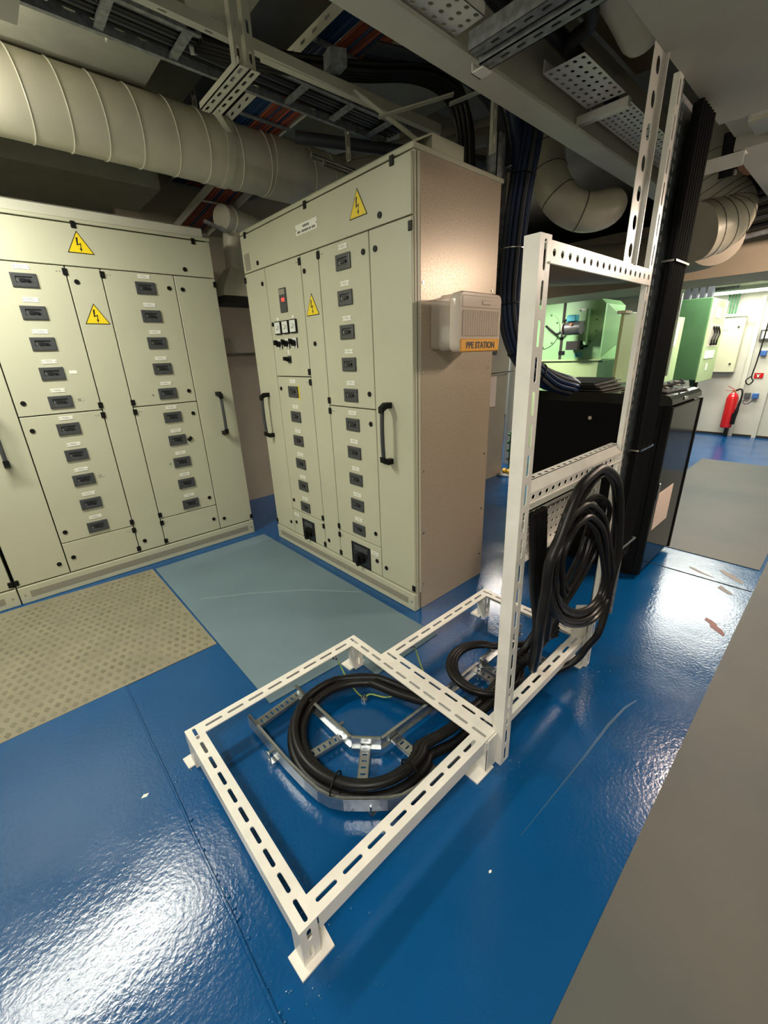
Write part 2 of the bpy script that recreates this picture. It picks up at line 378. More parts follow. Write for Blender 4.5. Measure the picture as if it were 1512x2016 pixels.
def breaker(cab, x, z, label=True):
    b = inst(P_br, cab, (x, -.019, z)); inst(P_tg, b, (0, 0, 0)); inst(P_gl, b, (0, 0, 0))
    if label: l = inst(P_lp, cab, (x+.002, -.0185, z+.0625)); inst(P_li, l, (0, 0, 0))
def warn(cab, x, z):
    s = inst(P_tri, cab, (x, -.0185, z)); inst(P_tri2, s, (0, 0, 0)); inst(P_bo, s, (0, 0, 0))
def door(cab, x0, x1, z0, z1, name='door'):
    g = .0028; b = MB().rbox((x0+g, -.018, z0+g), (x1-g, .006, z1-g), .002)
    o = b.build(name, M_cab, cab, loc=(0, 0, 0)); return o
def cabinet(label, loc, rz, depth, side_mat):
    c = thing('switch_cabinet', label, 'electrical cabinet', loc, rz)
    # carcass: side sheets, back, top, dark inner front
    MB().box((0, .008, .02), (Wc, .012, Hc-.01)).build('inner_front', M_gap, c, loc=(0, 0, 0))
    for x, n in ((0, 0), (Wc-.012, 1)):
        MB().rbox((x, .03, .0), (x+.012, depth, Hc), .002).build('side_panel', side_mat, c, loc=(0, 0, 0))
    for x in (0, Wc-.022): MB().box((x, -.004, .105), (x+.022, .028, Hc-.008)).build('corner_post', M_cab, c, loc=(0, 0, 0))
    MB().box((.012, depth-.006, 0), (Wc-.012, depth, Hc)).build('back_panel', M_cab, c, loc=(0, 0, 0))
    MB().rbox((-.006, -.012, Hc-.006), (Wc+.006, depth+.01, Hc+.012), .002).build('top_cover', M_cab, c, loc=(0, 0, 0))
    # plinth with its vent strip
    p = MB().rbox((0, -.022, .001), (Wc, .02, .106), .003).build('plinth', M_cab, c, loc=(0, 0, 0))
    MB().box((.05, -.0232, .034), (Wc-.05, -.0215, .072)).build('vent_strip', M_vent, p, loc=(0, 0, 0))
    for x in (.025, Wc-.022): inst(P_sc, p, (x, -.022, .056))
    door(c, 0, Wc, 1.833, Hc-.012, 'top_panel')
    door(c, 0, U[0], .112, 1.833); door(c, U[1], U[2], .112, 1.833); door(c, U[3], Wc, .112, 1.833)
    for x in (.075, .75, 1.38): inst(P_hg, c, (x, -.018, Hc-.018))
    inst(P_hg, c, (Wc-.008, -.018, 1.797)); inst(P_hg, c, (Wc-.008, -.018, .142)); inst(P_hg, c, (.006, -.018, .142)); inst(P_hg, c, (.006, -.018, 1.797))
    for x, z in ((U[0]+.039, 1.14), (U[3]-.04, 1.757), (U[3]-.04, 1.139), (U[3]-.04, .99), (U[3]-.04, .375), (U[0]+.036, .375),
                 (U[0]+.037, .205), (U[3]-.038, .203), (U[3]+.04, .186), (U[0]-.041, .186), (.703, .184), (1.3, 1.871), (U[3]+.041, 1.755)):
        inst(P_lk, c, (x, -.018, z))
    return c
def column(c, x0, x1, zs, hx, side):
    """stack of doors between z breaks with hinges on the given side"""
    for a, b in zip(zs[:-1], zs[1:]):
        door(c, x0, x1, a, b)
        inst(P_hg, c, (hx, -.018, b-.03)); inst(P_sd, c, (hx+side*(.024 if side > 0 else .038), -.018, b-.03))
        inst(P_hg, c, (hx, -.018, a+.028))

A = cabinet('left wide switch cabinet with twenty breakers and two warning triangles, under the round duct', (-.182, 3.078, 0), 0, .70, M_cab)
column(A, U[0], U[1], (.112, .307, 1.068, 1.833), U[1]-.004, -1)
column(A, U[2], U[3], (.112, .307, 1.066, 1.833), U[2]+.004, 1)
for i in range(10):
    z = 1.748-i*.1536 if i < 9 else 1.748-9*.1536
    breaker(A, .470, z); breaker(A, 1.047, z)
for x, z in ((U[1]+.039, 1.757), (U[0]+.04, .99)): inst(P_lk, A, (x, -.018, z))
warn(A, .757, 1.935); warn(A, .752, 1.580)
for x, z in ((1.372, .968), (.150, .965)):
    h_ = inst(P_hn, A, (x, -.018, z)); [inst(q_, h_, (0, 0, 0)) for q_ in P_hes]
stk = [(.566, 1.29, '12'), (.562, 1.137, '12'), (.557, .677, '17'), (.972, .670, '19')]
for i, (x, z, s_) in enumerate(stk):
    o = MB().box((x-.017, -.0192, z-.009), (x+.020, -.0186, z+.009)).build('handwritten_sticker', M_label if i == 0 else M_cab, A, loc=(0, 0, 0))
    if i: text_mb(s_, .017, (x-.003, -.0193, z), (1, 0, 0), (0, 0, 1), .0002, bold=.0006).build('handwriting', M_ink, o, loc=(0, 0, 0))
inst(P_sc, A, (.955, -.018, 1.13)); inst(P_hg, A, (1.128, -.020, .822), (0, .9, 0))
# low steel channel lying on the left cabinet's top
ch = MB(); x0, x1 = -1.25, 1.275
for a, b in (((x0, 3.085, 2.0655), (x1, 3.145, 2.069)), ((x0, 3.085, 2.0655), (x1, 3.089, 2.118)), ((x0, 3.085, 2.115), (x1, 3.145, 2.119))): ch.box(a, b)
tag(ch.build('steel_channel', M_beam), 'long grey steel channel lying on the left cabinet top', 'channel')

# neighbouring bay at the far left
c0 = thing('switch_cabinet', 'partly seen switch cabinet at the left picture edge, only plinth and door edge', 'electrical cabinet', (-1.10, 3.078, 0))
MB().box((0, .008, .02), (.905, .69, Hc)).build('body', M_gap, c0, loc=(0, 0, 0))
door(c0, 0, .905, .112, 1.833); door(c0, 0, .905, 1.833, Hc-.012, 'top_panel')
p_ = MB().rbox((0, -.022, .001), (.912, .02, .106), .003).build('plinth', M_cab, c0, loc=(0, 0, 0))
MB().box((.05, -.0232, .034), (.85, -.0215, .072)).build('vent_strip', M_vent, p_, loc=(0, 0, 0)); inst(P_sc, p_, (.885, -.022, .056))
inst(P_hg, c0, (.898, -.018, .142))

B = cabinet('middle free-standing switch cabinet with meters and a galvanised side carrying a PPE box', (1.423, 2.830, 0), -math.pi/2, .585, M_side)
column(B, U[0], U[1], (.112, .302, 1.215, 1.833), U[1]-.006, -1)
column(B, U[2], U[3], (.112, .297, 1.064, 1.833), U[2]+.004, 1)
for i in range(10): breaker(B, 1.034, 1.742-i*.1536)
for i in range(6): breaker(B, .453, 1.125-i*.1536)
for x, z in ((.195, 1.868), (.222, 1.752), (U[1]+.033, 1.752), (.737, 1.392), (.292, 1.52)): inst(P_lk, B, (x, -.018, z))
warn(B, 1.160, 1.929); warn(B, .741, 1.570)
for x, z in ((1.330, .957), (.120, .957)):
    h_ = inst(P_hn, B, (x, -.018, z)); [inst(q_, h_, (0, 0, 0)) for q_ in P_hes]
# digital meter
m_ = MB().rbox((.412, -.026, 1.575), (.486, -.018, 1.702), .002).build('digital_meter', M_plastic, B, loc=(0, 0, 0))
MB().box((.418, -.0268, 1.668), (.480, -.026, 1.696)).build('meter_header', M_vent, m_, loc=(0, 0, 0))
ld = MB()
for k in range(3): ld.box((.440+k*.011, -.027, 1.632), (.447+k*.011, -.0262, 1.650))
ld.build('red_digits', M_led, m_, loc=(0, 0, 0))
# three analogue meters
for k in range(3):
    x = .360+k*.0875
    a_ = MB().rbox((x-.036, -.030, 1.459), (x+.036, -.018, 1.532), .002).build('analogue_meter', M_black, B, loc=(0, 0, 0))
    MB().box((x-.031, -.0308, 1.465), (x+.031, -.030, 1.527)).build('dial_face', M_meter, a_, loc=(0, 0, 0))
    nd = MB().bar((x-.004, -.0312, 1.487), (x+.016, -.0312, 1.505), .001, .0022, (0, 1, 0)).cyl((x-.004, -.031, 1.487), (x-.004, -.033, 1.487), .004, 8)
    arc = [(x-.004+.022*math.cos(t), -.0313, 1.487+.022*math.sin(t)) for t in [math.radians(-10+i*16) for i in range(8)]]
    nd.tube(arc, .0009, 4); nd.build('needle', M_ink, a_, loc=(0, 0, 0))
    if k != 1: MB().box((x-.015, -.0195, 1.538), (x+.012, -.0185, 1.552)).build('label_plate', M_label, B, loc=(0, 0, 0))
# rotary switches
for k, (x, z) in enumerate(((.352, 1.405), (.440, 1.405), (.527, 1.405), (.445, 1.315))):
    s = 1 if k < 3 else .72
    sw = MB().rbox((x-.026*s, -.022, z-.028*s), (x+.030*s, -.018, z+.028*s), .001).build('rotary_switch', M_meter if k < 3 else M_plastic, B, loc=(0, 0, 0))
    MB().cyl((x, -.022, z), (x, -.040, z), .017*s, 14).rbox((x-.006, -.062, z-.006), (x+.006, -.036, z+.022*s), .002).box((x+.026*s, -.024, z-.028*s), (x+.031*s, -.018, z+.028*s)).build('knob', M_black, sw, True, loc=(0, 0, 0))
MB().box((.435, -.0195, 1.345), (.452, -.0185, 1.368)).build('label_plate', M_label, B, loc=(0, 0, 0))
# name plate with two printed lines
np_ = MB().box((.647, -.0195, 1.919), (.843, -.018, 1.966)).build('name_plate', M_label, B, loc=(0, 0, 0))
ln = MB()
for x0_, x1_, z in ((.715, .735, 1.951), (.739, .775, 1.951), (.662, .692, 1.931), (.702, .740, 1.931), (.744, .765, 1.931), (.772, .790, 1.931), (.797, .825, 1.931)):
    k = x0_
    while k < x1_: ln.box((k, -.0202, z-.005), (k+.004, -.0195, z+.005)); k += .0062
for x in (.652, .838): ln.cyl((x, -.0195, 1.943), (x, -.0205, 1.943), .003, 8)
ln.build('print', M_ink, np_, loc=(0, 0, 0))
MB().box((.030, -.0190, 1.846), (.098, -.018, 1.938)).build('grey_plate', M_vent, B, loc=(0, 0, 0))
# yellow marking beside the first left breaker
MB().box((.510, -.0190, 1.075), (.521, -.018, 1.165)).build('yellow_mark', M_yellow, B, loc=(0, 0, 0))
# recessed isolators behind windows
for x0_, x1_, z0_, z1_ in ((.391, .535, .120, .256), (.954, 1.122, .120, .256)):
    wr = MB(); e = .004
    for a, b in (((x0_-e, z0_-e), (x1_+e, z0_)), ((x0_-e, z1_), (x1_+e, z1_+e)), ((x0_-e, z0_), (x0_, z1_)), ((x1_, z0_), (x1_+e, z1_))): wr.box((a[0], -.021, a[1]), (b[0], -.018, b[1]))
    wo = wr.build('isolator_window', M_black, B, loc=(0, 0, 0))
    MB().box((x0_, -.0188, z0_), (x1_, -.0182, z1_)).build('dark_backing', M_inset, wo, loc=(0, 0, 0))
    xm = (x0_+x1_)/2
    MB().rbox((x0_+.025, -.0225, z1_-.045), (x1_-.02, -.0188, z1_-.012), .001).build('isolator_body', M_plastic, wo, loc=(0, 0, 0))
    MB().cyl((xm, -.0188, z0_+.055), (xm, -.040, z0_+.050), .036, 20).rbox((xm-.010, -.058, z0_+.01), (xm+.010, -.038, z0_+.085), .003).build('isolator_knob', M_black, wo, True, loc=(0, 0, 0))
    MB().cyl((xm+.02, -.041, z0_+.066), (xm+.02, -.043, z0_+.066), .004, 8).build('knob_glint', M_chrome, wo, loc=(0, 0, 0))  # small chrome disc put in as the knob's glint
MB().tube([(.420, -.024, .118), (.424, -.026, .135), (.424, -.026, .160)], [.013, .012, .005], 8).build('white_tag', M_label, B, True, loc=(0, 0, 0))
for x, z in ((.315, .268), (1.165, .245)):
    l = inst(P_lp, B, (x, -.0185, z)); inst(P_li, l, (0, 0, 0))
# side sheet screws and the roof box
for y_, z in [(d, z) for d in (.045, .55) for z in (.15, .45, .78, 1.24, 1.60)]:
    MB().cyl((Wc, y_, z), (Wc+.003, y_, z), .006, 8).build('screw', M_chrome, B, loc=(0, 0, 0))
rb = MB(); rb.box((.02, .10, Hc+.012), (Wc-.002, .30, Hc+.066)); rb.build('roof_box', M_cab, B, loc=(0, 0, 0))
MB().prism([(.0, .0, Hc+.0125), (.0, .10, Hc+.060), (.0, .10, Hc+.066), (.0, -.006, Hc+.018)], (Wc, 0, 0)).build('roof_lip', M_cab, B, loc=(0, 0, 0))

# ---------------------------------------------------------------- PPE station on the side sheet
pp = thing('ppe_station', 'clear plastic PPE station box on the side of the middle cabinet', 'safety box', (1.63, 1.34, 1.30))
y1, y0 = 1.338, 1.175
def rr(x0, x1, z0, z1, y, r):
    p = []
    for cx, cz, a0 in ((x1-r, z1-r, 0), (x0+r, z1-r, 90), (x0+r, z0+r, 180), (x1-r, z0+r, 270)):
        for k in range(5): a = math.radians(a0+k*22.5); p.append((cx+r*math.cos(a), y, cz+r*math.sin(a)))
    return p
MB().loft([rr(1.515, 1.80, 1.335, 1.54, y1, .02), rr(1.515, 1.80, 1.33, 1.545, y1-.05, .025), rr(1.51, 1.805, 1.327, 1.55, y1-.052, .025), rr(1.51, 1.805, 1.327, 1.55, y0+.04, .025)], cap=True).build('tub', M_clear, pp, True)
MB().loft([rr(1.506, 1.808, 1.322, 1.553, y0+.050, .03), rr(1.503, 1.811, 1.319, 1.556, y0+.012, .03), rr(1.510, 1.804, 1.325, 1.55, y0, .025)], cap=True).build('lid', M_clear2, pp, True)
rib = MB()
for k in range(16): x = 1.533+k*.0166; rib.tube([(x, y0-.002, 1.385), (x, y0-.002, 1.485)], .0052, 8)
stuff(rib.build('ribs', M_clear2, pp, True))
MB().rbox((1.520, y0-.003, 1.494), (1.796, y0+.004, 1.540), .003).rbox((1.655, y0-.006, 1.508), (1.72, y0-.002, 1.524), .002).build('top_band', M_clear2, pp)
sg = MB().rbox((1.515, y0-.004, 1.322), (1.797, y0+.004, 1.372), .003).build('amber_band', M_orange, pp)
text_mb('PPE STATION', .036, (1.656, y0-.0042, 1.346), (1, 0, 0), (0, 0, 1), .0004, sx=.98, bold=.0012).build('lettering', M_signblk, sg)
MB().rbox((1.55, y1-.11, 1.36), (1.76, y1-.02, 1.43), .01).build('contents', M_label, pp)

# ================================================================ WHITE SLOTTED-ANGLE SUPPORT FRAME
fr = thing('cable_support_frame', 'white slotted steel cable support frame standing on the blue floor', 'metal frame', (.56, .9, 0))
ZT = .138; FW = .052; T = .004; PI_ = .0765
def rail(corner, u, inward, L, fl_h=.05, n=None, slotside=False):
    """angle rail: slotted top flange plus a plain outer flange hanging down"""
    u = Vector(u); v = Vector(inward); o = Vector(corner); n = n or max(1, round(L/PI_)); m = MB()
    if u.cross(v).z > 0: m.perf(o, u, v, L, FW, T, n, 1, .029*(L/n)/PI_, .0055)
    else: m.perf(o+u*L, -u, v, L, FW, T, n, 1, .029*(L/n)/PI_, .0055)
    m.obox(o-Vector((0, 0, T)), u*L, v*T, (0, 0, -fl_h+T))
    return m.build('rail', M_white, fr)
X0, X1, Y0, Y1 = .188, .930, .541, 1.277
rail((X0, Y0, ZT), (0, 1, 0), (1, 0, 0), Y1-Y0)
rail((X1, Y0, ZT), (0, 1, 0), (-1, 0, 0), Y1-Y0)
rail((X0+FW, Y0, ZT), (1, 0, 0), (0, 1, 0), X1-X0-2*FW)
rail((X0+FW, Y1, ZT), (1, 0, 0), (0, -1, 0), X1-X0-2*FW)
X2, Y2 = 1.672, 1.092
rail((X1, Y0, ZT), (0, 1, 0), (1, 0, 0), Y2-Y0, .006)
rail((X1+FW, Y2, ZT), (1, 0, 0), (0, -1, 0), X2-X1-2*FW)
rail((X1+FW, Y0, ZT), (1, 0, 0), (0, 1, 0), X2-X1-2*FW, .03)
rail((X2, Y0, ZT), (0, 1, 0), (-1, 0, 0), Y2-Y0)
def foot(x, y, px0, px1, py0, py1, sx, sy):
    """short slotted angle standing on a floor plate"""
    m = MB(); ys = y if sy > 0 else y-.045
    m.box((x, ys+T, .006), (x+T, ys+.045, ZT-T)); m.perf((x+.046, ys, .006), (0, 0, 1), (-1, 0, 0), ZT-T-.006, .046, T, 2, 1, .020, .0062)
    m.build('leg', M_white, fr)
    MB().prism([(px0, py0, .0005), (px1, py0+.002, .0005), (px1+.004, py1, .0005), (px0-.003, py1-.003, .0005)], (0, 0, .006)).build('foot_plate', M_white, fr)
foot(X0+.001, Y0+.001, .172, .262, .525, .588, 1, 1)
foot(X0+.001, Y1-.001, .168, .25, 1.249, 1.305, 1, -1)
foot(X1-.045, Y1-.012, .865, .952, 1.236, 1.30, 1, -1)
foot(X2-.062, Y2-.006, 1.600, 1.690, 1.066, 1.122, 1, -1)
# broader bracket legs at the posts
MB().box((.895, .533, .006), (.943, .539, ZT)).box((.888, .536, .006), (.894, .585, ZT-.005)).build('leg', M_white, fr)
MB().prism([(.836, .528, .0005), (.925, .526, .0005), (.93, .59, .0005), (.836, .588, .0005)], (0, 0, .006)).build('foot_plate', M_white, fr)
MB().prism([(.890, .536, .1), (.890, .60, .1), (.890, .586, .006), (.890, .536, .006)], (.005, 0, 0)).build('gusset', M_white, fr)
MB().box((1.600, .533, .006), (1.64, .539, ZT+.03)).build('leg', M_white, fr)
MB().prism([(1.592, .530, .0005), (1.66, .522, .0005), (1.665, .60, .0005), (1.59, .60, .0005)], (0, 0, .006)).build('foot_plate', M_white, fr)
def post(b, t, wu, wy, pitch, sl):
    """upright angle: plain face to -x, slotted face to -y, from b to t (may lean slightly)"""
    b, t = Vector(b), Vector(t); L = (t-b).length; u = (t-b).normalized(); n = round(L/pitch)
    v = Vector((1, 0, 0)); v = (v-u*v.dot(u)).normalized(); w = Vector((0, 1, 0)); w = (w-u*w.dot(u)).normalized()
    m = MB(); m.perf(b+v*wu, u, -v, L, wu, .002, n, 1, sl*(L/n)/pitch, .0062)
    m.obox(b+w*.002, u*L, v*T, w*(wy-.002)); return m.build('post', M_white, fr)
post((.947, .514, .002), (.922, .516, 1.546), .048, .038, .0755, .029)
post((1.622, .517, .002), (1.578, .519, 2.0), .034, .015, .0755, .029)
m = MB(); m.perf((1.46, .520, 1.537), (0, 0, 1), (-1, 0, 0), .46, .074, .0015, 7, 1, .018, .013); m.box((1.4602, .512, 1.537), (1.464, .524, 1.997)); m.build('hanger_post', M_white, fr)
# upper cross arm: upright face of square holes, with a lip
m = MB(); m.perf((.968, .516, 1.498), (1, 0, 0), (0, 0, 1), .64, .036, .0015, 17, 1, .008, .008)
m.box((.968, .516, 1.534), (1.608, .556, 1.538)).box((.968, .513, 1.494), (1.608, .520, 1.498)).build('cross_arm', M_white, fr)
# lower cross arm: channel with round holes in both faces
m = MB(); m.perf((.98, .516, .938), (1, 0, 0), (0, 0, 1), .632, .028, .0015, 17, 1, .009, .006)
m.perf((.98, .528, .995), (1, 0, 0), (0, 1, 0), .632, .028, .0015, 17, 1, .009, .006)
m.obox((.98, .516, .966), (.632, 0, 0), (0, .004, 0), (0, .012, .029)).box((.98, .514, .934), (1.612, .520, .938)).build('cross_arm', M_white, fr)
# perforated tray hung below it
m = MB(); m.perf((1.0, .585, .715), (1, 0, 0), (0, 0, 1), .655, .165, .002, 20, 6, .0085, .004)
m.box((1.0, .560, .878), (1.655, .587, .882)).box((1.0, .560, .713), (1.655, .587, .716)).box((1.0, .560, .868), (1.655, .562, .882)).build('perforated_tray', M_white, fr)
# upright cable ladder behind the second post
m = MB(); m.perf((1.738, .545, .16), (0, 0, 1), (-1, 0, 0), 1.84, .098, .002, 59, 5, .0105, .0032)
m.box((1.738, .545, .16), (1.86, .547, 2.0)).box((1.858, .522, .16), (1.862, .547, 2.0)).box((1.640, .525, .16), (1.642, .547, 2.0)).build('upright_tray', M_galv_dk, fr)
m = MB().prism([(1.600, .585, .10), (1.655, .530, .10), (1.655, .530, .30), (1.60, .585, .30)], (0, .003, 0)).build('corner_plate', M_white, fr)
# earthing studs welded to the rails
for p, d in (((.795, 1.273, .112), (0, -1, 0)), ((1.085, 1.088, .112), (0, -1, 0))):
    p = Vector(p); d = Vector(d)
    MB().cyl(p, p+d*.02, .009, 12).cyl(p+d*.02, p+d*.028, .011, 6).cyl(p+d*.028, p+d*.045, .005, 8).build('earth_stud', M_chrome, fr, True)

# ================================================================ FLOOR CABLE LADDER
ld_ = thing('cable_ladder', 'galvanised cable ladder bend lying inside the white frame', 'cable ladder', (.62, .9, 0))
def rail_strip(pts, z0, z1, t=.003, name='side_rail', lip=.010, lipdir=1):
    m = MB(); P = [Vector((x, y, 0)) for x, y in pts]; k = len(P); L_, R_ = [], []
    for i in range(k):
        d = (P[min(i+1, k-1)]-P[max(i-1, 0)]).normalized(); n = Vector((-d.y, d.x, 0)); L_.append(P[i]+n*t/2); R_.append(P[i]-n*t/2)
    m.loft([[Vector((a.x, a.y, z0)), Vector((b.x, b.y, z0)), Vector((b.x, b.y, z1)), Vector((a.x, a.y, z1))] for a, b in zip(L_, R_)], cap=True)
    N = [(L_[i]-R_[i]).normalized()*lip*lipdir for i in range(k)]
    for z in (z1, z0+.002):
        m.loft([[Vector((p.x, p.y, z-.002)), Vector((p.x+n.x, p.y+n.y, z-.002)), Vector((p.x+n.x, p.y+n.y, z)), Vector((p.x, p.y, z))] for p, n in zip(P, N)], cap=True)
    return m.build(name, M_galv, ld_)
rail_strip([(.397, 1.255), (.400, 1.15), (.405, 1.0), (.414, .89), (.424, .83), (.438, .79), (.464, .752), (.512, .705), (.562, .660), (.60, .635), (.65, .622), (.72, .618), (1.0, .616), (1.24, .614)], .022, .072, lipdir=1)
rail_strip([(.612, 1.262), (.614, 1.15), (.622, .912)], .022, .072, lipdir=-1)
rail_strip([(.622, .912), (.693, .836)], .022, .072, lipdir=-1)
rail_strip([(.693, .836), (.92, .826), (1.245, .826)], .022, .072, lipdir=-1)
rail_strip([(1.262, .826), (1.42, .826), (1.60, .824)], .030, .080, lipdir=-1)
rail_strip([(1.262, .616), (1.42, .616), (1.60, .616)], .030, .080, lipdir=1)
def rung(p, q, w, n, z=.034):
    p, q = Vector((*p, z)), Vector((*q, z)); d = (q-p).normalized(); n_ = Vector((-d.y, d.x, 0)); L = (q-p).length
    m = MB(); m.perf(p-n_*w/2, d, n_, L, w, .002, n, 1, .0035, w*.27)
    for s_ in (-1, 1): m.obox(p+n_*(w/2*s_)-n_*.001, d*L, n_*.002, (0, 0, -.012))
    return m.build('rung', M_galv, ld_)
rung((.402, 1.228), (.612, 1.248), .038, 9); rung((.425, .985), (.622, .962), .032, 9)
rung((.500, .720), (.652, .872), .034, 9); rung((.752, .626), (.752, .828), .034, 8)
rung((1.238, .616), (1.238, .826), .032, 8); rung((1.285, .618), (1.285, .824), .032, 8); rung((1.50, .618), (1.50, .824), .032, 8)
for x, y in ((.382, 1.062), (.520, .690), (.628, .985)):
    m = MB(); m.perf((x, y, .001), (0, 0, 1), (0, 1, 0), .045, .028, .003, 1, 1, .010, .006); m.box((x, y, .0005), (x+.03, y+.028, .004))
    m.cyl((x+.003, y+.014, .045), (x+.022, y+.014, .045), .006, 8); m.build('floor_bracket', M_galv, ld_)

# ================================================================ CABLES
def cable(name, pts, r, m, label, cat='cable', group=None, n=8, seg=10, closed=False):
    o = MB().tube(smooth_path(pts, n, closed), r, seg, closed).build(name, m, smooth=True); return tag(o, label, cat, group)
def helix(cx, cy, rx, ry, z, t0, t1, n=28, z1=None, drx=0, dry=0, ox=0, oy=0):
    out = []
    for i in range(n+1):
        f = i/n; t = math.radians(t0+(t1-t0)*f)
        out.append((cx+ox*f+(rx+drx*f)*math.cos(t), cy+oy*f+(ry+dry*f)*math.sin(t), z+((z1 if z1 is not None else z)-z)*f))
    return out
# two thick turns on the front bend, running on to the rear frame
fc = thing('cable_coil', 'two thick black cable turns coiled on the floor ladder in the front square', 'cable', (.67, .92, 0))
p1 = [(1.02, .700, .085), (.90, .690, .070)]+helix(.678, .925, .208, .225, .058, -62, -325, 30, .060, .0, .0, .0, .0)+[(.885, .93, .062), (.945, .80, .07), (1.03, .72, .075)]
p2 = [(1.0, .648, .055), (.88, .650, .053)]+helix(.680, .922, .246, .266, .052, -66, -330, 30, .053)+[(.935, .92, .055), (.985, .79, .055), (1.05, .70, .05)]
p3 = [(.98, .675, .088), (.88, .675, .088)]+helix(.680, .925, .232, .250, .086, -66, -240, 24, .086)+[(.63, 1.175, .075), (.75, 1.18, .06), (.86, 1.10, .055)]
MB().tube(smooth_path(p1, 3), .0168, 12).build('cable_turn', M_cable, fc, True)
MB().tube(smooth_path(p2, 3), .0168, 12).build('cable_turn', M_cable, fc, True)
MB().tube(smooth_path(p3, 3), .0150, 12).build('cable_turn', M_cable, fc, True)
for a, rx in ((-90, .265), (-152, .262)):
    t = math.radians(a); c_ = Vector((.679+.229*math.cos(t), .923+.246*math.sin(t), .068)); tan = Vector((-math.sin(t), math.cos(t), 0)); rad = Vector((math.cos(t), math.sin(t), 0))
    pts = [c_+rad*.040*math.cos(k)+Vector((0, 0, .036*math.sin(k))) for k in [i*math.pi/8 for i in range(16)]]
    MB().tube(pts, .003, 5, closed=True).build('cable_tie', M_black, fc, True)
rc = thing('cable_coil', 'smaller black cable coil lying on the ladder in the rear frame', 'cable', (1.2, .77, 0))
for k in range(3):
    a = helix(1.215+.006*k, .770, .150-.012*k, .145-.008*k, .10+.0*k, 20, 330, 28, .095-.02*k)
    MB().tube(smooth_path([(1.62, .66, .10+.02*k)] + [(1.45, .72, .11)] + a + [(1.46, .66, .10)], 3), .0125, 10).build('cable_turn', M_cable, rc, True)
for k, (y, z, x2) in enumerate(((.665, .075, 1.30), (.700, .070, 1.36))):
    MB().tube(smooth_path([(.98, .66+k*.03, .075), (1.10, .655+k*.035, z), (x2, y, .10), (1.46, .63+.05*k, .20), (1.56, .60+.04*k, .40)], 6), .0165, 10).build('cable_run', M_cable, rc, True)
# riser cables: left side of the rack, from the rear ladder up to the perforated tray
for k, (dx, r, lab) in enumerate(((0, .0125, 'black riser cable nearest the front post, tied to the perforated tray'),
                                 (.032, .012, 'black riser cable just right of the first riser'),
                                 (.060, .012, 'third black riser cable, at the left edge of the hanging coil'))):
    cable('riser_cable', [(1.38-.03*k, .68, .11), (1.27, .60, .18+.01*k), (1.163+dx*.6, .545, .375), (1.153+dx*.7, .545, .478), (1.113+dx, .545, .605), (1.092+dx, .548, .747), (1.072+dx, .55, .876)], r, M_cable, lab, 'cable', 'riser cables behind the coil')
hc = thing('hanging_cable_coil', 'large black cable coil hanging from the lower cross arm', 'cable', (1.33, .5, .2))
S1 = [(1.264, .868), (1.346, .872), (1.448, .823), (1.478, .761), (1.453, .696), (1.413, .623), (1.339, .565), (1.263, .522), (1.199, .507), (1.131, .61), (1.107, .72), (1.132, .79), (1.195, .837)]
S2 = [(1.014, .742), (1.043, .636), (1.128, .527), (1.26, .438), (1.396, .397), (1.488, .423), (1.511, .504), (1.456, .623), (1.388, .737), (1.329, .816), (1.222, .884), (1.146, .881), (1.084, .85), (1.032, .809)]
rnd = random.Random(5)
def turns(pts, y, n, step, r):
    cx = sum(p[0] for p in pts)/len(pts); cz = sum(p[1] for p in pts)/len(pts)
    for k in range(n):
        f = 1-k*step; ph = rnd.uniform(0, 6)
        q = [(cx+(x-cx)*f+rnd.uniform(-.003, .003), y+.009*math.sin(i*.5+ph)+.009*(k % 3), cz+(z-cz)*f+rnd.uniform(-.003, .003)+.004*(k % 2)) for i, (x, z) in enumerate(pts)]
        MB().tube(smooth_path(q, 5, True), r, 8, closed=True).build('cable_turn', M_cable, hc, True)
turns(S1, .487, 6, .085, .0088); turns(S2, .450, 5, .062, .0088)
S3 = [(1.30, .60, .17), (1.12, .52, .30), (1.03, .47, .46), (.974, .445, .61), (.982, .445, .70), (.985, .445, .786), (1.025, .445, .843), (1.06, .445, .902), (1.112, .445, .962), (1.19, .445, .986), (1.269, .445, .987), (1.377, .445, .934), (1.44, .445, .861), (1.491, .445, .744), (1.526, .445, .62), (1.508, .445, .489), (1.502, .445, .366), (1.475, .45, .285), (1.50, .485, .20), (1.47, .515, .125), (1.38, .58, .07), (1.25, .63, .06)]
MB().tube(smooth_path(S3, 5), .0135, 12).build('cable_run', M_cable, hc, True)
S4 = [(1.15, .50, .42), (1.09, .475, .60), (1.065, .47, .747), (1.093, .47, .798), (1.147, .47, .865), (1.208, .47, .914), (1.278, .47, .95), (1.349, .47, .955), (1.437, .47, .905), (1.491, .47, .826), (1.541, .47, .684), (1.545, .47, .561), (1.50, .47, .44)]
MB().tube(smooth_path(S4, 5), .0115, 10).build('cable_run', M_cable, hc, True)
# upright bundle on the tray beside the second post
ub = thing('upright_cable_bundle', 'upright bundle of black cables beside the second white post, rising to the overhead plate', 'cable', (1.78, .5, .1))
for k in range(11):
    x = 1.738+.0125*k; y = .503+.014*(k % 2)
    MB().tube(smooth_path([(x-.10-.02*(k % 3), y, .34+.02*k), (x-.035, y, .52), (x, y, .8), (x-.002, y, 1.3), (x+.002, y, 1.98)], 4), 0.0098, 8).build('bundle_cable', M_rack, ub, True)
for z in (.55, .95, 1.57):
    MB().box((1.722, .488, z), (1.875, .493, z+.006)).box((1.722, .488, z), (1.725, .53, z+.006)).box((1.872, .488, z), (1.875, .53, z+.006)).build('cable_tie', M_chrome if z != .55 else M_galv, ub)
